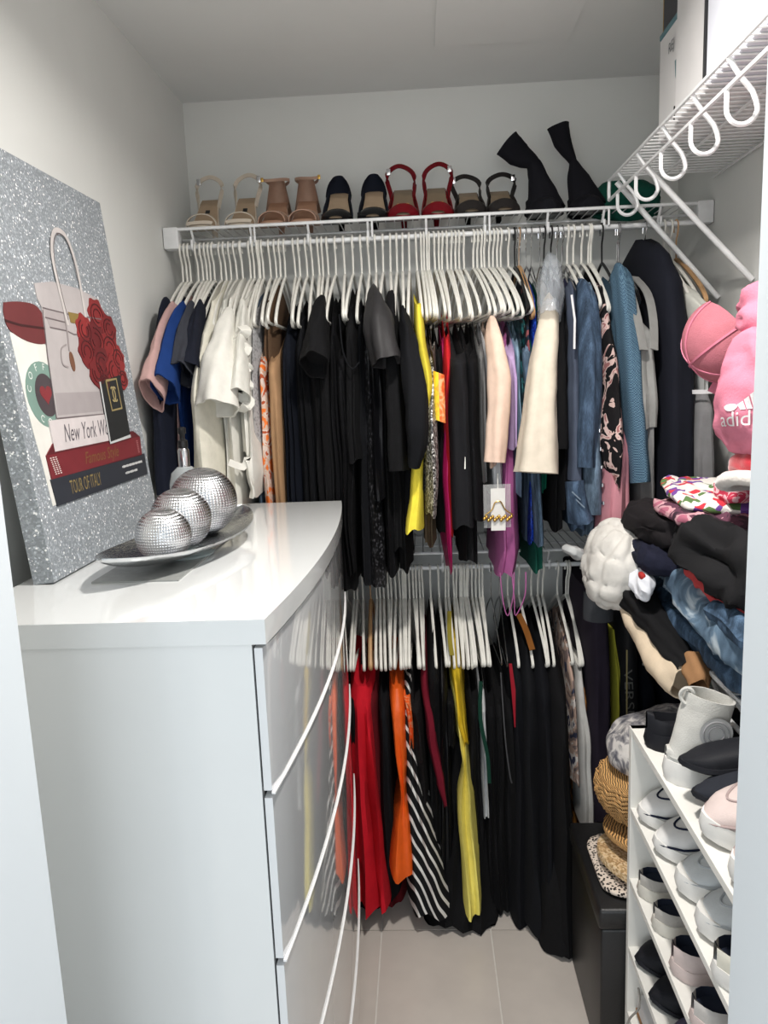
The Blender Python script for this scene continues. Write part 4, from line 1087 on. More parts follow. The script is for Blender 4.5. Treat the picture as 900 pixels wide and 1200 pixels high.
        for k in range(8):
            f = k / 7
            p = P[k]
            rows.append([(x + (p[3] / 2 + .004) * math.cos(a), p[1] - .003, p[2] + .001 + (.034 + .006 * f) * math.sin(a) ** .75 * (1 if k else .55)) for a in [PI * j / 14 for j in range(15)]])
        rows.insert(0, [(x + (P[0][3] / 2 + .003) * .8 * math.cos(a), P[0][1] - .010, P[0][2] + .001 + .008 * math.sin(a)) for a in [PI * j / 14 for j in range(15)]])
        MB().grid(rows[:6], False).build('toe_cap', upper, t)
        for s in (-1, 1):
            MB().ribbon([(x + s * (P[k][3] / 2 + .002), P[k][1], P[k][2] + .010) for k in range(4, 14)], .020, .003, (0, 0, 1)).build('side_wall', upper, t)
        loop(12, .112 if lab != 'short' else .085, .013, .05, off=.010 * buckle)
        if lab == 'gold':
            p = P[6]
            MB().box(x - .017, x + .017, p[1] - .012, p[1] - .008, p[2] + .036, p[2] + .042, .001).build('bow_clip', GOLD, t)
    if lab == 'tag':
        p = P[12]
        vs = MB().ribbon([(x, p[1] - .012, p[2] + .001 - .006), (x, p[1] + .012, p[2] + .020)], .013, .0015, (1, 0, 0)).build('insole_label', BLACKP, t)
    return t
NUDE = F('nude_leather', (172, 140, 122), rough=.45, sheen=0); BEIGE = F('beige_leather', (206, 194, 178), rough=.5, sheen=0)
TANI = F('tan_insole', (168, 146, 122), rough=.6, sheen=0); PAT = F('black_patent', (20, 20, 22), rough=.22, sheen=0, bump=.02)
SUE = F('navy_suede', (26, 30, 42)); REDP = F('red_patent', (108, 16, 26), rough=.25, sheen=0, bump=.02); TAUPEL = F('taupe_leather', (132, 112, 92), rough=.5, sheen=0)
for x, b in ((-.600, 1), (-.490, -1)):
    heel_shoe(x, 'cream slingback sandal with a black label on the insole', 'pair of cream slingback sandals', BEIGE, TANI, BEIGE, 'sandal', buckle=-b, lab='tag')
for x, b in ((-.398, -1), (-.312, 1)):
    heel_shoe(x, 'nude sandal with a closed heel and ankle strap', 'pair of nude ankle strap sandals', NUDE, F('nude_insole', (160, 122, 98), rough=.5), NUDE, 'nude', buckle=b, rise=.08)
for x in (-.218, -.116):
    heel_shoe(x, 'black pump with a patent toe and navy heel', 'pair of black pumps', SUE, TANI, PAT, 'pump', buckle=0)
for x, b in ((-.032, 1), (.064, -1)):
    heel_shoe(x, 'red patent slingback with a gold clip', 'pair of red slingbacks', REDP, F('taupe_insole', (128, 112, 92), rough=.5), REDP, 'slingback', buckle=-b, lab='gold', wt=.084)
for x, b in ((.156, -1), (.246, 1)):
    heel_shoe(x, 'black slingback with a taupe strap and silver buckle', 'pair of black slingbacks', TAUPEL if False else F('black_taupe', (40, 37, 36), rough=.4), F('taupe_insole', (0, 0, 0)), PAT, 'slingback', buckle=b, lab='short', rise=.08)
def sock_boot(path, rads, label):
    x, y, z = path[-1]
    t = thing('sock_boot', label, 'boot', (x, y, TZ), 'pair of black sock boots')
    bm_ = F('boot_knit', (20, 20, 26))
    sleeve_mesh([(a, b, c) for a, b, c in path], rads, n=24, fa=.02, nf=3).build('shaft', bm_, t)
    rows = []
    for k in range(11):
        f = k / 10
        hw = .052 * math.sin(PI * (.12 + .80 * f)) ** .6
        h = .075 - .045 * f
        rows.append([(x + hw * math.cos(a) * (1 if math.sin(a) > 0 else 1), y + .05 - .12 * f, TZ + .002 + (h * math.sin(a) if math.sin(a) > 0 else 0)) for a in [2 * PI * j / 20 for j in range(20)]])
    MB().grid(rows, True, True, True).build('foot', bm_, t)
    MB().box(x - .045, x + .045, y - .07, y + .05, TZ, TZ + .006, .002).build('sole', PAT, t)
sock_boot([(.266, 2.33, 2.150), (.300, 2.325, 2.118), (.337, 2.32, 2.090), (.350, 2.315, 2.05), (.362, 2.31, 1.99), (.366, 2.30, 1.955)], [(.042, .018), (.036, .018), (.020, .016), (.026, .022), (.044, .035), (.055, .045)], 'black sock boot with its shaft flopped sideways')
sock_boot([(.409, 2.33, 2.188), (.424, 2.325, 2.14), (.450, 2.32, 2.088), (.463, 2.315, 2.04), (.478, 2.31, 1.98), (.482, 2.30, 1.955)], [(.031, .018), (.024, .018), (.011, .014), (.030, .022), (.046, .035), (.054, .045)], 'black sock boot with its shaft standing upright')
tag(sleeve_mesh([(.60, 2.36, 1.945), (.60, 2.35, 1.97), (.60, 2.345, 2.01), (.60, 2.34, 2.035)], [(.09, .07), (.10, .08), (.09, .07), (.05, .04)], n=24, fa=.05).build('green_pouch', F('deep_green', (0, 0, 0))), 'dark green cloth pouch behind the end of the right shelf', 'pouch')

# ------------------------------------------------------------------ boxes on the right shelf
WB = mat('white_carton', (226, 224, 224), .5, scale=6); WB2 = mat('cool_white_carton', (214, 216, 226), .5, scale=6)
TEAL = mat('teal_print', (86, 126, 134), .5); DKB = mat('dark_carton', (48, 48, 54), .5)
def side_text(body, x, y, z, size, col, parent):
    vs, fs = text_verts(body, size)
    MB().add([(x, y - p.x, z + p.y) for p in vs], fs).build('lettering', col, parent, smooth=False)
bz = RZ + .0052
b = thing('carton', 'narrow white carton with a teal lid and grey lettering', 'box', (.66, 1.815, bz))
MB().box(.556, .78, 1.745, 1.885, bz, bz + .210, .002).build('box_body', WB, b, smooth=False)
MB().box(.555, .781, 1.744, 1.886, bz + .210, bz + .222, .002).build('lid', TEAL, b, smooth=False)
side_text('REJ', .5545, 1.800, bz + .168, .030, mat('grey_print', (96, 98, 104), .6), b)
MB().add([(.5545, 1.775, bz + .13), (.5545, 1.745, bz + .13), (.5545, 1.745, bz + .05), (.5545, 1.77, bz + .10)], [(0, 1, 2, 3)]).build('teal_mark', TEAL, b, smooth=False)
b = thing('carton', 'white carton with painted gap shade beside the narrow one', 'box', (.66, 1.63, bz))
MB().box(.545, .78, 1.548, 1.738, bz, bz + .33, .003).build('box_body', WB, b, smooth=False)
MB().box(.534, .552, 1.5425, 1.5475, bz + .004, bz + .33).build('dark_gap_strip', BLACKP, b, smooth=False)  # black strip put in for the shade in the gap between cartons
MB().box(.5435, .56, 1.7365, 1.741, bz, bz + .03).build('dark_gap_strip', BLACKP, b, smooth=False)
b = thing('carton', 'large bluish white carton nearest the doorway on the right shelf', 'box', (.66, 1.35, bz))
MB().box(.538, .78, 1.16, 1.542, bz, bz + .33, .003).build('box_body', WB2, b, smooth=False)
MB().box(.60, .74, 1.539, 1.5415, bz - .0 + .004, bz + .012).build('dark_gap_strip', BLACKP, b, smooth=False)
b = thing('small_box', 'small dark box with gold edge on the teal lid', 'box', (.66, 1.82, bz + .222))
MB().box(.558, .70, 1.75, 1.87, bz + .222, bz + .29, .002).build('box_body', DKB, b, smooth=False)
MB().box(.5575, .701, 1.868, 1.872, bz + .222, bz + .29).build('gold_edge', GOLD, b, smooth=False)

# ------------------------------------------------------------------ heap of folded clothes on the lower right shelf
def lump(c, a, m, name, label, cat='folded clothes', seed=0, ex=.6, ez=.55, rot=(0, 0, 0), wr=.010, ridge=1.0, nu=84, nv=48, group='heap of folded clothes', fr=11.0, parent=None, mode='fold', layers=0):
    """a soft folded or crumpled garment: rounded block with long folds, creases and stacked edges"""
    R = Matrix.Rotation(rot[2], 3, 'Z') @ Matrix.Rotation(rot[1], 3, 'Y') @ Matrix.Rotation(rot[0], 3, 'X')
    sg = lambda v, e: math.copysign(abs(v) ** e, v)
    rn = random.Random(seed)
    dv = Vector((rn.uniform(-.4, .4), 1, rn.uniform(-.5, .5))).normalized()
    s3 = Vector((seed * 7.3, seed * 1.7, 0))
    rows = []
    for j in range(1, nv):
        ph = -PI / 2 + PI * j / nv
        r = []
        for i in range(nu):
            th = 2 * PI * i / nu
            p = Vector((a[0] * sg(math.cos(ph), ez) * sg(math.cos(th), ex), a[1] * sg(math.cos(ph), ez) * sg(math.sin(th), ex), a[2] * sg(math.sin(ph), ez)))
            q = R @ p + Vector(c)
            nrm = (R @ Vector((p.x / a[0] ** 2, p.y / a[1] ** 2, p.z / a[2] ** 2))).normalized()
            d = noise.noise(q * fr + s3) * .9
            if mode == 'quilt':
                f, _ = noise.voronoi(q * fr * 2.0 + s3)
                d += min(1.0, (f[1] - f[0]) * 5.0) * 1.2 + noise.noise(q * fr * 2.2) * 1.2 + noise.noise(q * fr * 5) * .15
            else:
                al = q.dot(dv)
                qs = (q - dv * al * .72 + Vector((1, 0, 1)) * .02 * math.sin(al * 22 + seed))
                d += (.5 - 2.4 * abs(noise.noise(qs * fr * 2.4 + s3 * 2))) * 1.15 * ridge
                d += (.5 - 2.4 * abs(noise.noise(qs * fr * 5.5 + s3))) * .35 * ridge
                d += noise.noise(q * fr * 5 + s3) * .18
            if layers:
                sd = max(0.0, 1 - abs(nrm.z) * 1.3)
                d += .7 * sd * abs(math.sin(PI * layers * (p.z / a[2] + 1) / 2)) ** .5
            r.append(q + nrm * wr * d)
        rows.append(r)
    o = MB().grid(rows, True, True, True).build(name, m, parent)
    if parent is None:
        tag(o, label, cat, group)
    return o
PUF = F('white_quilt', (204, 201, 195), bump=.3, bscale=120)
lump((.432, 1.75, 1.065), (.054, .105, .092), PUF, 'puffer_vest', 'white quilted puffer vest rolled at the end of the heap', 'vest', 1, .8, .8, (.25, .30, .1), .0055, 1.5, fr=9, mode='quilt')
lump((.385, 1.93, 1.05), (.035, .03, .014), F('light_grey', (0, 0, 0)), 'folded_cloth', 'small pale grey cloth beside the white puffer vest', 'cloth', 2, .7, .6, (0, .5, .3), .004)
lump((.64, 1.55, .985), (.14, .42, .035), F('jeans_under', (50, 68, 88), kind='denim'), 'folded_trousers', 'blue jeans folded at the bottom of the heap', 'trousers', 3, .4, .5, (0, 0, 0), .008, layers=2)
lump((.60, 1.42, 1.045), (.112, .26, .045), F('blue_grey_dye', (92, 112, 132), kind='tiedye', cols=((70, 88, 106), (96, 118, 138), (190, 202, 210)), scale=7), 'tie_dye_shirt', 'grey blue tie-dye shirt under the black shirt', 'shirt', 4, .5, .6, (.10, .15, 0), .010, fr=8)
lump((.60, 1.34, 1.095), (.10, .22, .018), F('coral_red', (190, 70, 72)), 'folded_shirt', 'coral red shirt showing under the black shirt', 'shirt', 5, .5, .5, (.06, .1, 0), .008, layers=2)
CHAR = F('soft_black', (26, 26, 28))
lump((.585, 1.37, 1.155), (.110, .23, .058), CHAR, 'folded_shirt', 'big soft black shirt draped over the heap', 'shirt', 6, .6, .7, (.02, .22, .05), .017, 1.2, fr=7)
lump((.55, 1.67, 1.165), (.098, .11, .040), F('faded_black', (30, 27, 29)), 'folded_shirt', 'faded black folded shirt at the back of the heap', 'shirt', 7, .5, .6, (0, .12, 0), .011, fr=8, layers=2)
lump((.53, 1.655, 1.10), (.085, .12, .030), F('navy_fold2', (26, 28, 44)), 'folded_shirt', 'dark navy folded shirt under the faded black one', 'shirt', 8, .5, .6, (0, .2, 0), .008, layers=2)
lump((.605, 1.55, 1.208), (.115, .17, .017), F('mauve_print', (120, 84, 92), kind='patch', cols=((60, 44, 54), (96, 60, 76), (196, 150, 158), (170, 100, 120)), scale=14), 'folded_blouse', 'mauve and pink printed blouse under the floral one', 'top', 9, .5, .6, (0, .05, 0), .008, layers=2)
lump((.63, 1.62, 1.238), (.115, .16, .014), F('white_floral', (224, 220, 214), kind='spots', spec=.4, cols=((226, 222, 216), (224, 220, 216), (196, 52, 66), (226, 222, 216), (88, 120, 70), (112, 70, 150)), scale=58), 'folded_blouse', 'white floral blouse with red and purple flowers', 'top', 10, .5, .6, (.05, .05, -.1), .006, layers=2)
tg = lump((.458, 1.60, 1.062), (.020, .055, .030), F('white_graphic', (212, 214, 220)), 'graphic_shirt', 'white T-shirt with a red mark beside the puffer vest', 'shirt', 11, .7, .7, (.2, .4, 0), .008)
lump((.447, 1.572, 1.082), (.006, .015, .007), F('red_mark_print', (168, 50, 46)), 'red_mark', '', seed=61, ex=.8, ez=.8, wr=.002, nu=24, nv=14, parent=tg)
def drape(name, label, cat, m, path, rads, seed, fa=.12):
    o = sleeve_mesh(path, rads, n=28, seed=seed, wr=.012, fa=fa, nf=4).build(name, m)
    return tag(o, label, cat, 'heap of folded clothes')
drape('black_leggings', 'black leggings drooping diagonally over the shelf edge', 'trousers', F('deep_black', (18, 18, 20)), [(.455, 1.74, 1.02), (.462, 1.66, 1.005), (.475, 1.56, .98), (.482, 1.46, .957), (.485, 1.40, .945)], [(.035, .028), (.034, .030), (.028, .022), (.024, .018), (.02, .012)], 21)
drape('beige_shirt', 'beige shirt drooping over the edge of the lower shelf', 'shirt', F('beige_cotton', (206, 188, 164)), [(.455, 1.72, .985), (.462, 1.64, .958), (.474, 1.56, .935), (.480, 1.47, .915), (.486, 1.41, .905)], [(.022, .020), (.028, .032), (.034, .042), (.036, .046), (.028, .034)], 22)
drape('tan_top', 'tan top tucked between beige shirt and rolled jeans', 'top', F('tan_cotton', (150, 112, 78)), [(.50, 1.42, .955), (.495, 1.385, .94), (.495, 1.36, .925)], [(.02, .02), (.026, .026), (.018, .02)], 23)
JN = F('jeans_blue', (56, 74, 94), kind='denim')
lump((.585, 1.20, 1.075), (.10, .16, .032), JN, 'folded_jeans', 'folded blue jeans above the rolled jeans', 'trousers', 12, .5, .6, (0, .1, 0), .010, fr=8, layers=3)
jr = drape('rolled_jeans', 'faded blue jeans rolled up on the lower shelf', 'trousers', F('jeans_faded', (84, 102, 122), kind='denim'), [(.60, 1.38, 1.015), (.578, 1.32, 1.012), (.566, 1.26, 1.008), (.562, 1.18, 1.005)], [(.03, .03), (.044, .044), (.047, .05), (.045, .05)], 24, .06)
drape('hanging_jeans', 'dark blue jeans hanging down behind the shelf rail', 'trousers', F('jeans_dark', (48, 64, 84), kind='denim'), [(.565, 1.34, .965), (.572, 1.27, .93), (.575, 1.18, .90), (.578, 1.10, .88)], [(.028, .03), (.03, .05), (.03, .06), (.03, .06)], 25)

# ------------------------------------------------------------------ pink hoodie, cap and festive hat on the right wall
PINK = F('bubblegum_pink', (212, 128, 150), bump=.35, bscale=260)
hk = MB().tube(smooth_pts([(.798, 1.40, 1.66), (.77, 1.40, 1.655), (.755, 1.40, 1.665), (.75, 1.40, 1.685)], 4), .005, 8).build('wall_hook', WIRE)
tag(hk, 'white hook on the right wall behind the pink hoodie', 'hook')
hd = thing('hoodie', 'pink hooded sweatshirt with white lettering hanging on the right', 'hoodie', (.62, 1.38, 1.30))
hb = lump((.60, 1.36, 1.455), (.082, .085, .125), PINK, 'body', '', seed=31, ex=.85, ez=.8, rot=(0, .12, 0), wr=.010, fr=7, parent=hd)
lump((.645, 1.39, 1.59), (.085, .09, .055), PINK, 'hood', '', seed=33, ex=.85, ez=.8, rot=(.3, .1, 0), wr=.012, fr=8, parent=hd)
lump((.70, 1.40, 1.62), (.09, .05, .05), PINK, 'shoulder', '', seed=34, ex=.7, ez=.7, wr=.010, fr=8, parent=hd)
def wrap_text(parent, target, body, org, size, m, udir, vdir, shift=.002, shapes=()):
    dg = bpy.context.evaluated_depsgraph_get()
    bm = bmesh.new(); bm.from_mesh(target.data)
    off = root_loc(target)
    bvh = BVHTree.FromBMesh(bm)
    ud, vd = Vector(udir).normalized(), Vector(vdir).normalized()
    nn = ud.cross(vd).normalized()
    def put(x, y):
        p = Vector(org) + ud * x + vd * y + nn * .3 - off
        h = bvh.ray_cast(p, -nn)
        q = h[0] if h[0] is not None else p - nn * .3
        return q + nn * shift + off
    vs, fs = text_verts(body, size)
    bm2 = bmesh.new()
    bv = [bm2.verts.new(p) for p in vs]
    for f in fs:
        try: bm2.faces.new([bv[i] for i in f])
        except ValueError: pass
    bmesh.ops.triangulate(bm2, faces=bm2.faces[:])
    bmesh.ops.subdivide_edges(bm2, edges=bm2.edges[:], cuts=2, use_grid_fill=True)
    bm2.verts.index_update()
    MB().add([put(v.co.x, v.co.y) for v in bm2.verts], [[v.index for v in f.verts] for f in bm2.faces]).build('lettering', m, parent, smooth=False)
    for s in shapes:
        c = (sum(p[0] for p in s) / len(s), sum(p[1] for p in s) / len(s))
        P = []
        for k in range(5):
            P += [put(c[0] + (x - c[0]) * k / 4 + .00001 * i, c[1] + (y - c[1]) * k / 4) for i, (x, y) in enumerate(s)]
        n = len(s)
        MB().add(P, [(k * n + i, k * n + (i + 1) % n, (k + 1) * n + (i + 1) % n, (k + 1) * n + i) for k in range(4) for i in range(n)]).build('emblem', m, parent, smooth=False)
    bm.free(); bm2.free()
WPR = mat('white_print', (238, 234, 236), .6)
ud_ = Vector((.80, -.60, .10))
bars = [[(-.002 + .010 * k, .016 + .004 * 0), (.006 + .010 * k, .016), (-.0 + .010 * k, .030 + .007 * k), (-.008 + .010 * k, .025 + .007 * k)] for k in range(3)]
cloud = [(-.020 + .012 * math.cos(a) * (1 + .12 * math.sin(3 * a)), .021 + .006 * math.sin(a)) for a in [2 * PI * k / 16 for k in range(16)]]
wrap_text(hb, hb, 'adidas', (.543, 1.322, 1.415), .036, WPR, ud_, (0, 0, 1), .002, bars + [cloud])
cpx = thing('trucker_cap', 'pink trucker cap with mesh back panels beside the hoodie', 'cap', (.60, 1.58, 1.49))
CAPM = F('cap_pink_mesh', (184, 112, 124), bump=.8, bscale=520)
def capdome(name, m, th0, th1, r=.088, sh=0.0):
    c = Vector((.598, 1.585, 1.545))
    R = Matrix.Rotation(-.55, 3, 'Y') @ Matrix.Rotation(.5, 3, 'X')
    rows = []
    for j in range(13):
        ph = PI / 2 * j / 12.5
        rows.append([c + R @ Vector((-(r + sh) * math.sin(ph) * 1.0 + .02, (r + sh) * math.cos(ph) * math.cos(a) * 1.08, (r + sh) * math.cos(ph) * math.sin(a) * .95)) for a in [th0 + (th1 - th0) * k / 24 for k in range(25)]])
    return MB().grid(rows, False).build(name, m, cpx)
cd = capdome('crown', CAPM, 0, 2 * PI)
for k in range(6):
    c = Vector((.598, 1.585, 1.545)); R = Matrix.Rotation(-.55, 3, 'Y') @ Matrix.Rotation(.5, 3, 'X')
    a = PI / 3 * k + .2
    MB().ribbon([c + R @ Vector((-.0895 * math.sin(ph) + .02, .0895 * math.cos(ph) * math.cos(a) * 1.08, .0895 * math.cos(ph) * math.sin(a) * .95)) for ph in [PI / 2 * j / 12 for j in range(13)]], .004, .002, lambda i: R @ Vector((0, -math.sin(a), math.cos(a)))).build('seam_tape', PINK, cd)
MB().ribbon([(.62 + .05 * math.sin(s), 1.585 + .09 * math.cos(s) , 1.475 - .028 * math.sin(s)) for s in [PI * k / 14 for k in range(15)]], .05, .004, (.3, 0, -1)).build('brim', PINK, cpx)
sh = thing('santa_hat', 'red festive hat with white fur trim under the hoodie', 'hat', (.62, 1.36, 1.25))
lump((.615, 1.355, 1.325), (.075, .075, .035), F('festive_red', (168, 38, 50), sheen=.5), 'crown', '', seed=41, ex=.9, ez=.8, wr=.006, parent=sh)
FUR = F('white_fur', (222, 214, 208), bump=1.0, bscale=150, sheen=.5)
MB().tube([(.615 + .085 * math.cos(a), 1.355 + .085 * math.sin(a), 1.288 + .012 * math.sin(a * 2) - .02 * math.cos(a)) for a in [2 * PI * k / 32 for k in range(33)]], [.0135 + .0035 * noise.noise(Vector((k * .9, 2.1, 0))) for k in range(33)], 12).build('fur_trim', FUR, sh)
tag(lump((.66, 1.36, 1.258), (.07, .06, .016), F('teal_knit', (38, 132, 142)), 'knit_hat', 'teal knitted hat below the festive hat', 'hat', 42, .8, .7, wr=.005), kind=None)
lump((.60, 1.50, 1.262), (.03, .05, .020), F('pink_print', (206, 120, 132), kind='patch', cols=((190, 60, 84), (226, 180, 186), (206, 96, 120)), scale=40), 'folded_scarf', 'pink printed scarf beside the floral blouse', 'scarf', 43, .7, .7, wr=.006)

# ------------------------------------------------------------------ shoe rack
RK = mat('white_melamine', (232, 230, 224), .45, scale=5)
RX0, RX1, RY0, RY1 = .394, .70, .80, 1.452
rack = thing('shoe_rack', 'white open shoe rack with slim shelves full of shoes', 'shoe rack', ((RX0 + RX1) / 2, (RY0 + RY1) / 2, 0))
MB().box(RX0, RX1, RY1 - .016, RY1, 0, .808, .001).build('side_panel', RK, rack, smooth=False)
MB().box(RX0, RX1, RY0, RY0 + .016, 0, .808, .001).build('side_panel', RK, rack, smooth=False)
MB().box(RX1 - .006, RX1, RY0 + .016, RY1 - .016, 0, .808).build('back_panel', RK, rack, smooth=False)
LV = [.808, .640, .484, .328, .174]
for z in LV:
    MB().box(RX0 + .0005, RX1 - .006, RY0 + .016, RY1 - (.016 if z < .8 else .0), z - .014, z, .001).build('shelf', RK, rack, smooth=False)
def shoe(x, y, z, label, group, up, sole, inner, ln=.235, wd=.086, hh=.085, toe_h=.05, heel_out=False, open0=.08, open1=.55, sole_h=.022, trim=None, rotz=0.0, pitch=0.0, chunky=False, name='sneaker', cat='shoe', laces=False):
    """toe (or heel) points to -x; x is the front tip"""
    t = thing(name, label, cat, (x + ln / 2, y, z), group)
    NT, NA = 22, 16
    M4 = Matrix.Translation((x + ln / 2, y, z)) @ Matrix.Rotation(rotz, 4, 'Z') @ Matrix.Rotation(pitch, 4, 'Y')
    def W(lx, ly, lz):
        if heel_out: lx, ly = -lx, -ly
        return M4 @ Vector((-lx, ly, lz))
    def hw(s):      # half width, s 0 heel .. 1 toe
        base = .74 + .26 * min(1, max(0, (s - .25) / .4)) - .10 * max(0, (s - .75) / .25)
        end = min(1, (s + .004) / .11) ** .5 * min(1, (1.004 - s) / .16) ** .5
        return wd / 2 * base * end
    def top(s):
        if s < open1: return hh - .012 * math.sin(PI * s / open1)
        f = (s - open1) / (1 - open1)
        return hh * (1 - f) ** 1.0 + toe_h * f if f < .0 else hh + (toe_h - hh) * min(1, f * 1.6) - toe_h * .45 * max(0, (f - .55) / .45) ** 2
    outer, inn = MB(), MB()
    V, inner_flag = [], []
    for i in range(NT + 1):
        s = i / NT
        lx = (s - .5) * ln
        h = top(s) - sole_h
        for j in range(NA + 1):
            a = PI * j / NA
            c, sn = math.cos(a), math.sin(a)
            fl = open0 < s < open1 and abs(c) < .70
            ly = hw(s) * .97 * math.copysign(abs(c) ** .75, c)
            lz = sole_h + h * sn ** .55
            if fl:
                lz = sole_h + .010
                ly *= .95
            V.append(W(lx, ly, lz)); inner_flag.append(fl)
    fo, fi = [], []
    for i in range(NT):
        for j in range(NA):
            q = (i * (NA + 1) + j, i * (NA + 1) + j + 1, (i + 1) * (NA + 1) + j + 1, (i + 1) * (NA + 1) + j)
            (fi if sum(inner_flag[k] for k in q) >= 2 else fo).append(q)
    u_ = outer.add(V, fo).build('upper', up, t)
    if fi:
        inn.add(V, fi).build('lining', inner, t)
    rows = []
    for zz, k in ((0, .96), (sole_h * .5, 1.05), (sole_h + .002, 1.0)):
        r = []
        for i in range(NT + 1):
            s = i / NT
            r.append((s, 1))
        for i in range(NT, -1, -1):
            r.append((i / NT, -1))
        ring = []
        for q, (s, sd) in enumerate(r):
            kk = k * (1 + (.05 * math.sin(q * 2.2) if chunky and 0 < zz < sole_h else 0))
            spring = .010 * max(0, (s - .72) / .28) ** 2
            ring.append(W((s - .5) * ln * (1.03 if k > 1 else 1.0), sd * hw(s) * kk + sd * .0015, zz + spring))
        rows.append(ring)
    MB().grid(rows, True, True, True).build('sole', sole, t)
    if trim:
        pts = [W((s - .5) * ln * 1.0, hw(s) * 1.0 * sd, sole_h + (top(s) - sole_h) * .35) for s, sd in [(.55 + .45 * k / 12, 1) for k in range(13)] + [(1 - .45 * k / 12, -1) for k in range(13)]]
        MB().tube(pts, .0022, 5).build('trim_line', trim, t)
        pts = []
        for k in range(17):
            c = -1 + 2 * k / 16
            sv = .56 + .30 * (1 - c * c)
            ly = hw(sv) * .97 * c * .92
            cc = min(1, abs(c * .92)) ** (1 / .75)
            pts.append(W((sv - .5) * ln, ly, sole_h + (top(sv) - sole_h) * max(0, 1 - cc * cc) ** .275 + .001))
        MB().tube(pts, .0020, 5).build('trim_line', trim, t)
    if laces:
        for k in range(4):
            s = .50 + .07 * k
            MB().tube([W((s - .5) * ln, hw(s) * .5 * c, top(s) - .002 + .006 * (1 - c * c)) for c in (-1, -.5, 0, .5, 1)], .0026, 5).build('lace', sole, t)
    return t
SW = F('shoe_white', (222, 220, 218), rough=.55, sheen=0, bump=.1); SW2 = F('shoe_cream', (226, 222, 208), rough=.5, sheen=0, bump=.1); SG = F('shoe_grey_knit', (176, 172, 166), bump=.6)
SP = F('shoe_blush', (206, 190, 186), rough=.6, sheen=0); NVI = F('navy_lining', (36, 42, 56)); SBK = F('shoe_black', (28, 29, 34), rough=.6); GRL = F('grey_lining', (130, 134, 138))
SOLE = F('sole_white', (228, 226, 222), rough=.5, sheen=0, bump=.05)
z0 = LV[0]
HT = F('high_top_canvas', (196, 195, 190), bump=.4)
HX, HY = .462, 1.245
ht = shoe(.400, HY, z0, 'off white platform high-top with a round ankle patch', 'shoes on the rack', HT, SOLE, GRL, .25, .092, .062, .06, heel_out=True, sole_h=.038, chunky=True, laces=True)
sleeve_mesh([(HX + .010, HY, z0 + .150), (HX + .004, HY, z0 + .125), (HX - .004, HY, z0 + .095), (HX - .006, HY, z0 + .045)], [(.042, .035), (.041, .035), (.043, .036), (.056, .040)], n=28, fa=.02, hollow=True, wrinkle=.05).build('ankle_shaft', HT, ht)
MB().tube([(HX - .030 - .010 * math.cos(a), HY - .008 * math.sin(a * .5), z0 + .152 + .014 * math.sin(a)) for a in [2 * PI * k / 16 for k in range(17)]], .0035, 6).build('pull_loop', HT, ht)
pc = Vector((HX + .006, HY - .0375, z0 + .100))
MB().add([pc + Vector((.027 * math.cos(a) * r, -.003 + .002 * (1 - r), .027 * math.sin(a) * r)) for r in (1.0, .86) for a in [2 * PI * k / 24 for k in range(24)]], [tuple(range(24, 48))] + [(k, (k + 1) % 24, 24 + (k + 1) % 24, 24 + k) for k in range(24)]).build('ankle_patch', F('patch_grey', (178, 178, 178)), ht)
for rr_ in (.021, .013):
    MB().tube([pc + Vector((rr_ * math.cos(a), -.0038, rr_ * math.sin(a))) for a in [2 * PI * k / 24 for k in range(25)]], .0014, 5).build('patch_ring', F('patch_dark', (150, 150, 152)), ht)
shoe(.402, 1.365, z0, 'black platform shoe behind the off white high-top', 'shoes on the rack', SBK, SBK, SBK, .235, .085, .07, .06, sole_h=.03, chunky=True, heel_out=True)
shoe(.404, 1.170, z0 + .070, 'black slip-on shoe lying on the white high-top', 'shoes on the rack', SBK, SBK, SBK, .235, .070, .045, .034, sole_h=.008, rotz=-.10, pitch=-.16, open1=.2, name='slip_on_shoe')
shoe(.408, 1.118, z0 + .048, 'black slip-on shoe leaning on the blush sneaker', 'shoes on the rack', F('shoe_charcoal', (40, 43, 50)), SBK, SBK, .235, .070, .045, .034, sole_h=.008, rotz=-.10, pitch=-.20, open1=.2, name='slip_on_shoe')
for y, w_ in ((1.075, 'beside the black slip-ons'), (.965, 'next to the right door trim')):
    shoe(.400, y, z0, 'blush white chunky sneaker on the rack top ' + w_, 'shoes on the rack', SP, SOLE, GRL, .25, .098, .095, .066, sole_h=.030, chunky=True, laces=True, rotz=.06, trim=F('blush_seam', (170, 152, 150)))
z1 = LV[1]
for y in (1.385, 1.285):
    shoe(.398, y, z1, 'white slip-on sneaker with a navy piped toe', 'pair of piped white sneakers', SW, SOLE, NVI, .24, .092, .078, .055, trim=F('navy_piping', (30, 36, 56)))
for y in (1.175, 1.080):
    shoe(.402, y, z1, 'plain white sneaker with a rubber toe band', 'pair of plain white sneakers', F('shoe_pale', (206, 210, 212), rough=.6), SOLE, GRL, .24, .092, .09, .055, sole_h=.032, laces=True, trim=F('pale_seam', (176, 180, 184)))
shoe(.394, .99, z1, 'cream slip-on with navy lining, heel outwards on the upper shelf', 'shoes on the rack', SW2, SOLE, NVI, .24, .098, .060, .05, heel_out=True, sole_h=.024, open0=.03, open1=.75, name='slip_on_shoe')
shoe(.396, .87, z1, 'cream slip-on beside the door trim on the upper shelf', 'shoes on the rack', SW2, SOLE, NVI, .24, .098, .060, .05, heel_out=True, sole_h=.024, open0=.03, open1=.75, name='slip_on_shoe')
z2 = LV[2]
for y in (1.385, 1.29):
    shoe(.400, y, z2, 'grey knitted slip-on with navy lining', 'pair of grey knitted slip-ons', SG, F('sole_ivory', (208, 204, 194), rough=.6), NVI, .235, .086, .054, .05, heel_out=True, open0=.03, open1=.7, sole_h=.024, chunky=True, name='slip_on_shoe')
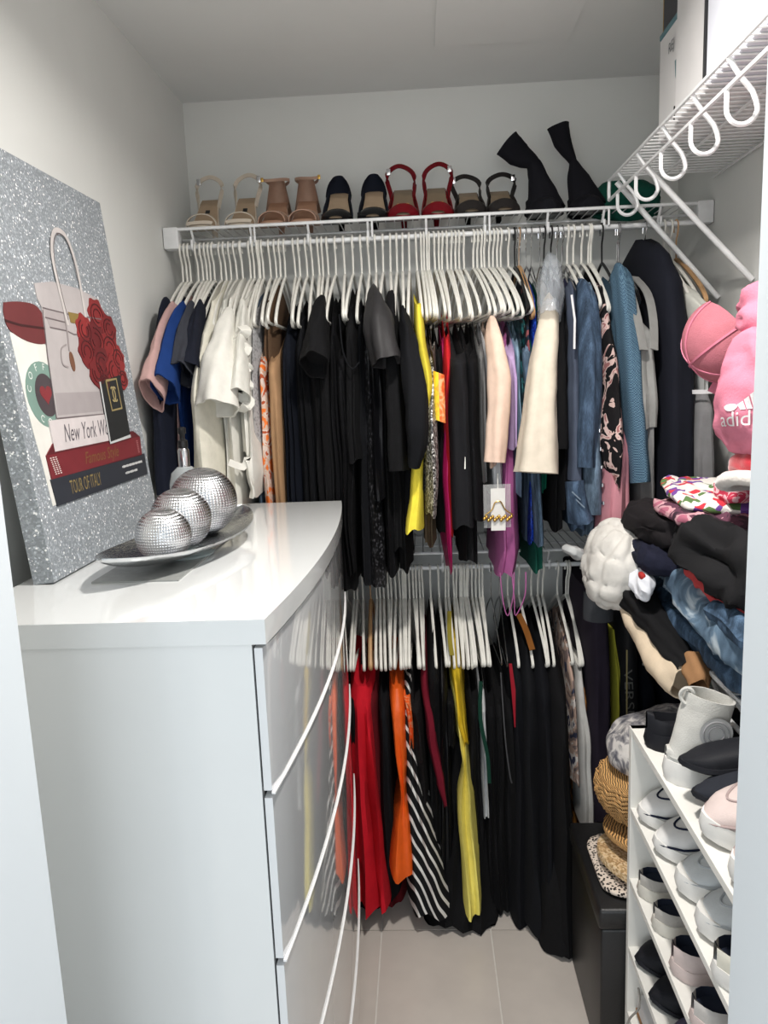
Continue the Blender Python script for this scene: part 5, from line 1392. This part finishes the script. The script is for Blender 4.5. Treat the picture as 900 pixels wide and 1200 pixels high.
shoe(.400, 1.185, z2, 'blush slip-on with navy lining on the middle shelf', 'shoes on the rack', SP, SP, NVI, .235, .094, .062, .05, heel_out=True, open0=.03, open1=.7, name='slip_on_shoe')
shoe(.396, 1.075, z2, 'pale grey slip-on with wide navy lining', 'shoes on the rack', F('shoe_pale_grey', (196, 192, 188), rough=.6), SP, NVI, .235, .098, .056, .05, heel_out=True, open0=.03, open1=.75, name='slip_on_shoe')
shoe(.398, .97, z2, 'white slip-on beside the door trim on the middle shelf', 'shoes on the rack', SW, SOLE, NVI, .235, .092, .065, .05, heel_out=True, name='slip_on_shoe')
z3 = LV[3]
for y in (1.385, 1.29):
    shoe(.398, y, z3, 'black ballet flat with a rounded toe', 'pair of black flats', SBK, SBK, NVI, .23, .082, .045, .04, sole_h=.006, open0=.06, open1=.62, name='ballet_flat')
for y in (1.19, 1.095):
    shoe(.398, y, z3, 'grey purple flat behind the shelf edge', 'pair of grey purple flats', F('grey_purple', (86, 82, 104), rough=.6), SBK, NVI, .23, .082, .045, .04, sole_h=.006, open0=.06, open1=.62, name='ballet_flat')
b = thing('small_box', 'small white box with beige base on the lowest shelf', 'box', (.47, 1.38, LV[4]))
MB().box(.41, .53, 1.30, 1.42, LV[4] + .0, LV[4] + .055, .003).build('box_body', WB, b, smooth=False)
MB().box(.408, .532, 1.298, 1.422, LV[4] + .012, LV[4] + .022).build('band', F('tan_cotton', (0, 0, 0)), b, smooth=False)
tag(MB().tube(smooth_pts([(.41, 1.40, LV[4] + .06), (.402, 1.385, LV[4] + .10), (.40, 1.37, LV[4] + .07), (.385, 1.39, LV[4] + .02), (.380, 1.40, LV[4] - .05), (.386, 1.39, .02)], 5), .0022, 6).build('cord', F('grey_cord2', (150, 146, 140))), 'thin grey cord hanging at the shoe rack edge', 'cord')

# ------------------------------------------------------------------ black storage box with hats
BKB = mat('black_leatherette', (20, 20, 22), .42, bump=.3, bscale=300)
sb = thing('storage_box', 'black leatherette storage box behind the shoe rack', 'storage box', (.55, 1.63, 0))
MB().box(.348, .77, 1.475, 1.795, 0, .335, .006).build('box_body', BKB, sb)
MB().box(.342, .776, 1.469, 1.80, .337, .385, .008).build('lid', BKB, sb)
HZ = .386
STRAW = mat('straw_weave', (196, 152, 96), .8, kind='weave', scale=60)
STRAW2 = mat('pale_straw', (204, 172, 128), .85, kind='spots', cols=((190, 158, 112), (216, 186, 144), (168, 134, 92), (222, 198, 160)), scale=220)
def brim_hat(c, r, m, label, crown_h=.07, ry=1.0, tilt=0.0, th=.007, band=None, name='straw_hat', wave=.012):
    t = thing(name, label, 'hat', c, 'hats on the black box')
    R = Matrix.Rotation(tilt, 3, 'Y')
    def ring(rad, z, n=40, wv=0.0):
        return [Vector(c) + R @ Vector((rad * math.cos(2 * PI * k / n), rad * ry * math.sin(2 * PI * k / n), z + wv * math.sin(4 * PI * k / n + 1))) for k in range(n)]
    MB().grid([ring(r * .5, .004), ring(r * .8, .002, wv=wave * .5), ring(r, 0, wv=wave), ring(r * 1.01, th * .5, wv=wave), ring(r, th, wv=wave), ring(r * .8, th + .002, wv=wave * .5), ring(r * .5, th + .004)], True).build('brim', m, t)
    MB().grid([ring(r * .52, th), ring(r * .50, crown_h * .5), ring(r * .46, crown_h * .85), ring(r * .34, crown_h), ring(r * .1, crown_h * .96)], True, False, True).build('crown', m, t)
    if band:
        MB().grid([ring(r * .525, th), ring(r * .53, th + .012), ring(r * .51, th + .022)], True).build('hat_band', band, t)
    return t
LEO = mat('leopard_print', (206, 190, 176), .8, kind='leopard', cols=((34, 28, 26), (214, 200, 186)), scale=150)
lump((.52, 1.61, HZ + .010), (.160, .118, .009), LEO, 'leopard_scarf', 'spotted black and cream scarf flat on the box', 'scarf', 51, .4, .5, wr=.002, group='hats on the black box')
brim_hat((.535, 1.60, HZ + .026), .165, STRAW2, 'pale straw hat with a rolled brim on the spotted scarf', .05, .85, .0, .018, name='straw_hat')
brim_hat((.545, 1.625, HZ + .085), .155, STRAW, 'brown straw hat with a leather band', .05, .85, -.10, .014, F('tan_cotton', (0, 0, 0)))
# basket hat, woven
bk = thing('woven_basket_hat', 'golden woven straw bucket hat with open weave', 'hat', (.53, 1.65, HZ + .125), 'hats on the black box')
rows = []
for k in range(12):
    f = k / 11
    r = .150 * (.62 + .40 * math.sin(PI * (.12 + .55 * f)))
    rows.append([(.53 + r * math.cos(a) * (1 + .012 * math.sin(22 * a + k * 2.0)), 1.645 + r * .8 * math.sin(a), HZ + .115 + .125 * f + .03 * math.cos(a) * f) for a in [2 * PI * j / 44 for j in range(44)]])
MB().grid(rows, True, True, True).build('crown', STRAW, bk)
for k in range(1, 11):
    MB().tube([(p[0] + .003 * math.cos(2 * PI * j / 44), p[1] + .003 * math.sin(2 * PI * j / 44), p[2] + .003 * (-1) ** j) for j, p in enumerate(rows[k])] + [rows[k][0]], .0042, 5).build('straw_coil', STRAW, bk)
lump((.535, 1.66, HZ + .285), (.135, .115, .060), F('grey_tie_dye', (150, 148, 150), kind='tiedye', cols=((88, 88, 96), (142, 140, 142), (204, 200, 196)), scale=20), 'bucket_hat', 'grey and white tie-dye hat on top of the straw hats', 'hat', 52, .9, .8, (0, -.25, 0), .006, group='hats on the black box', fr=6)
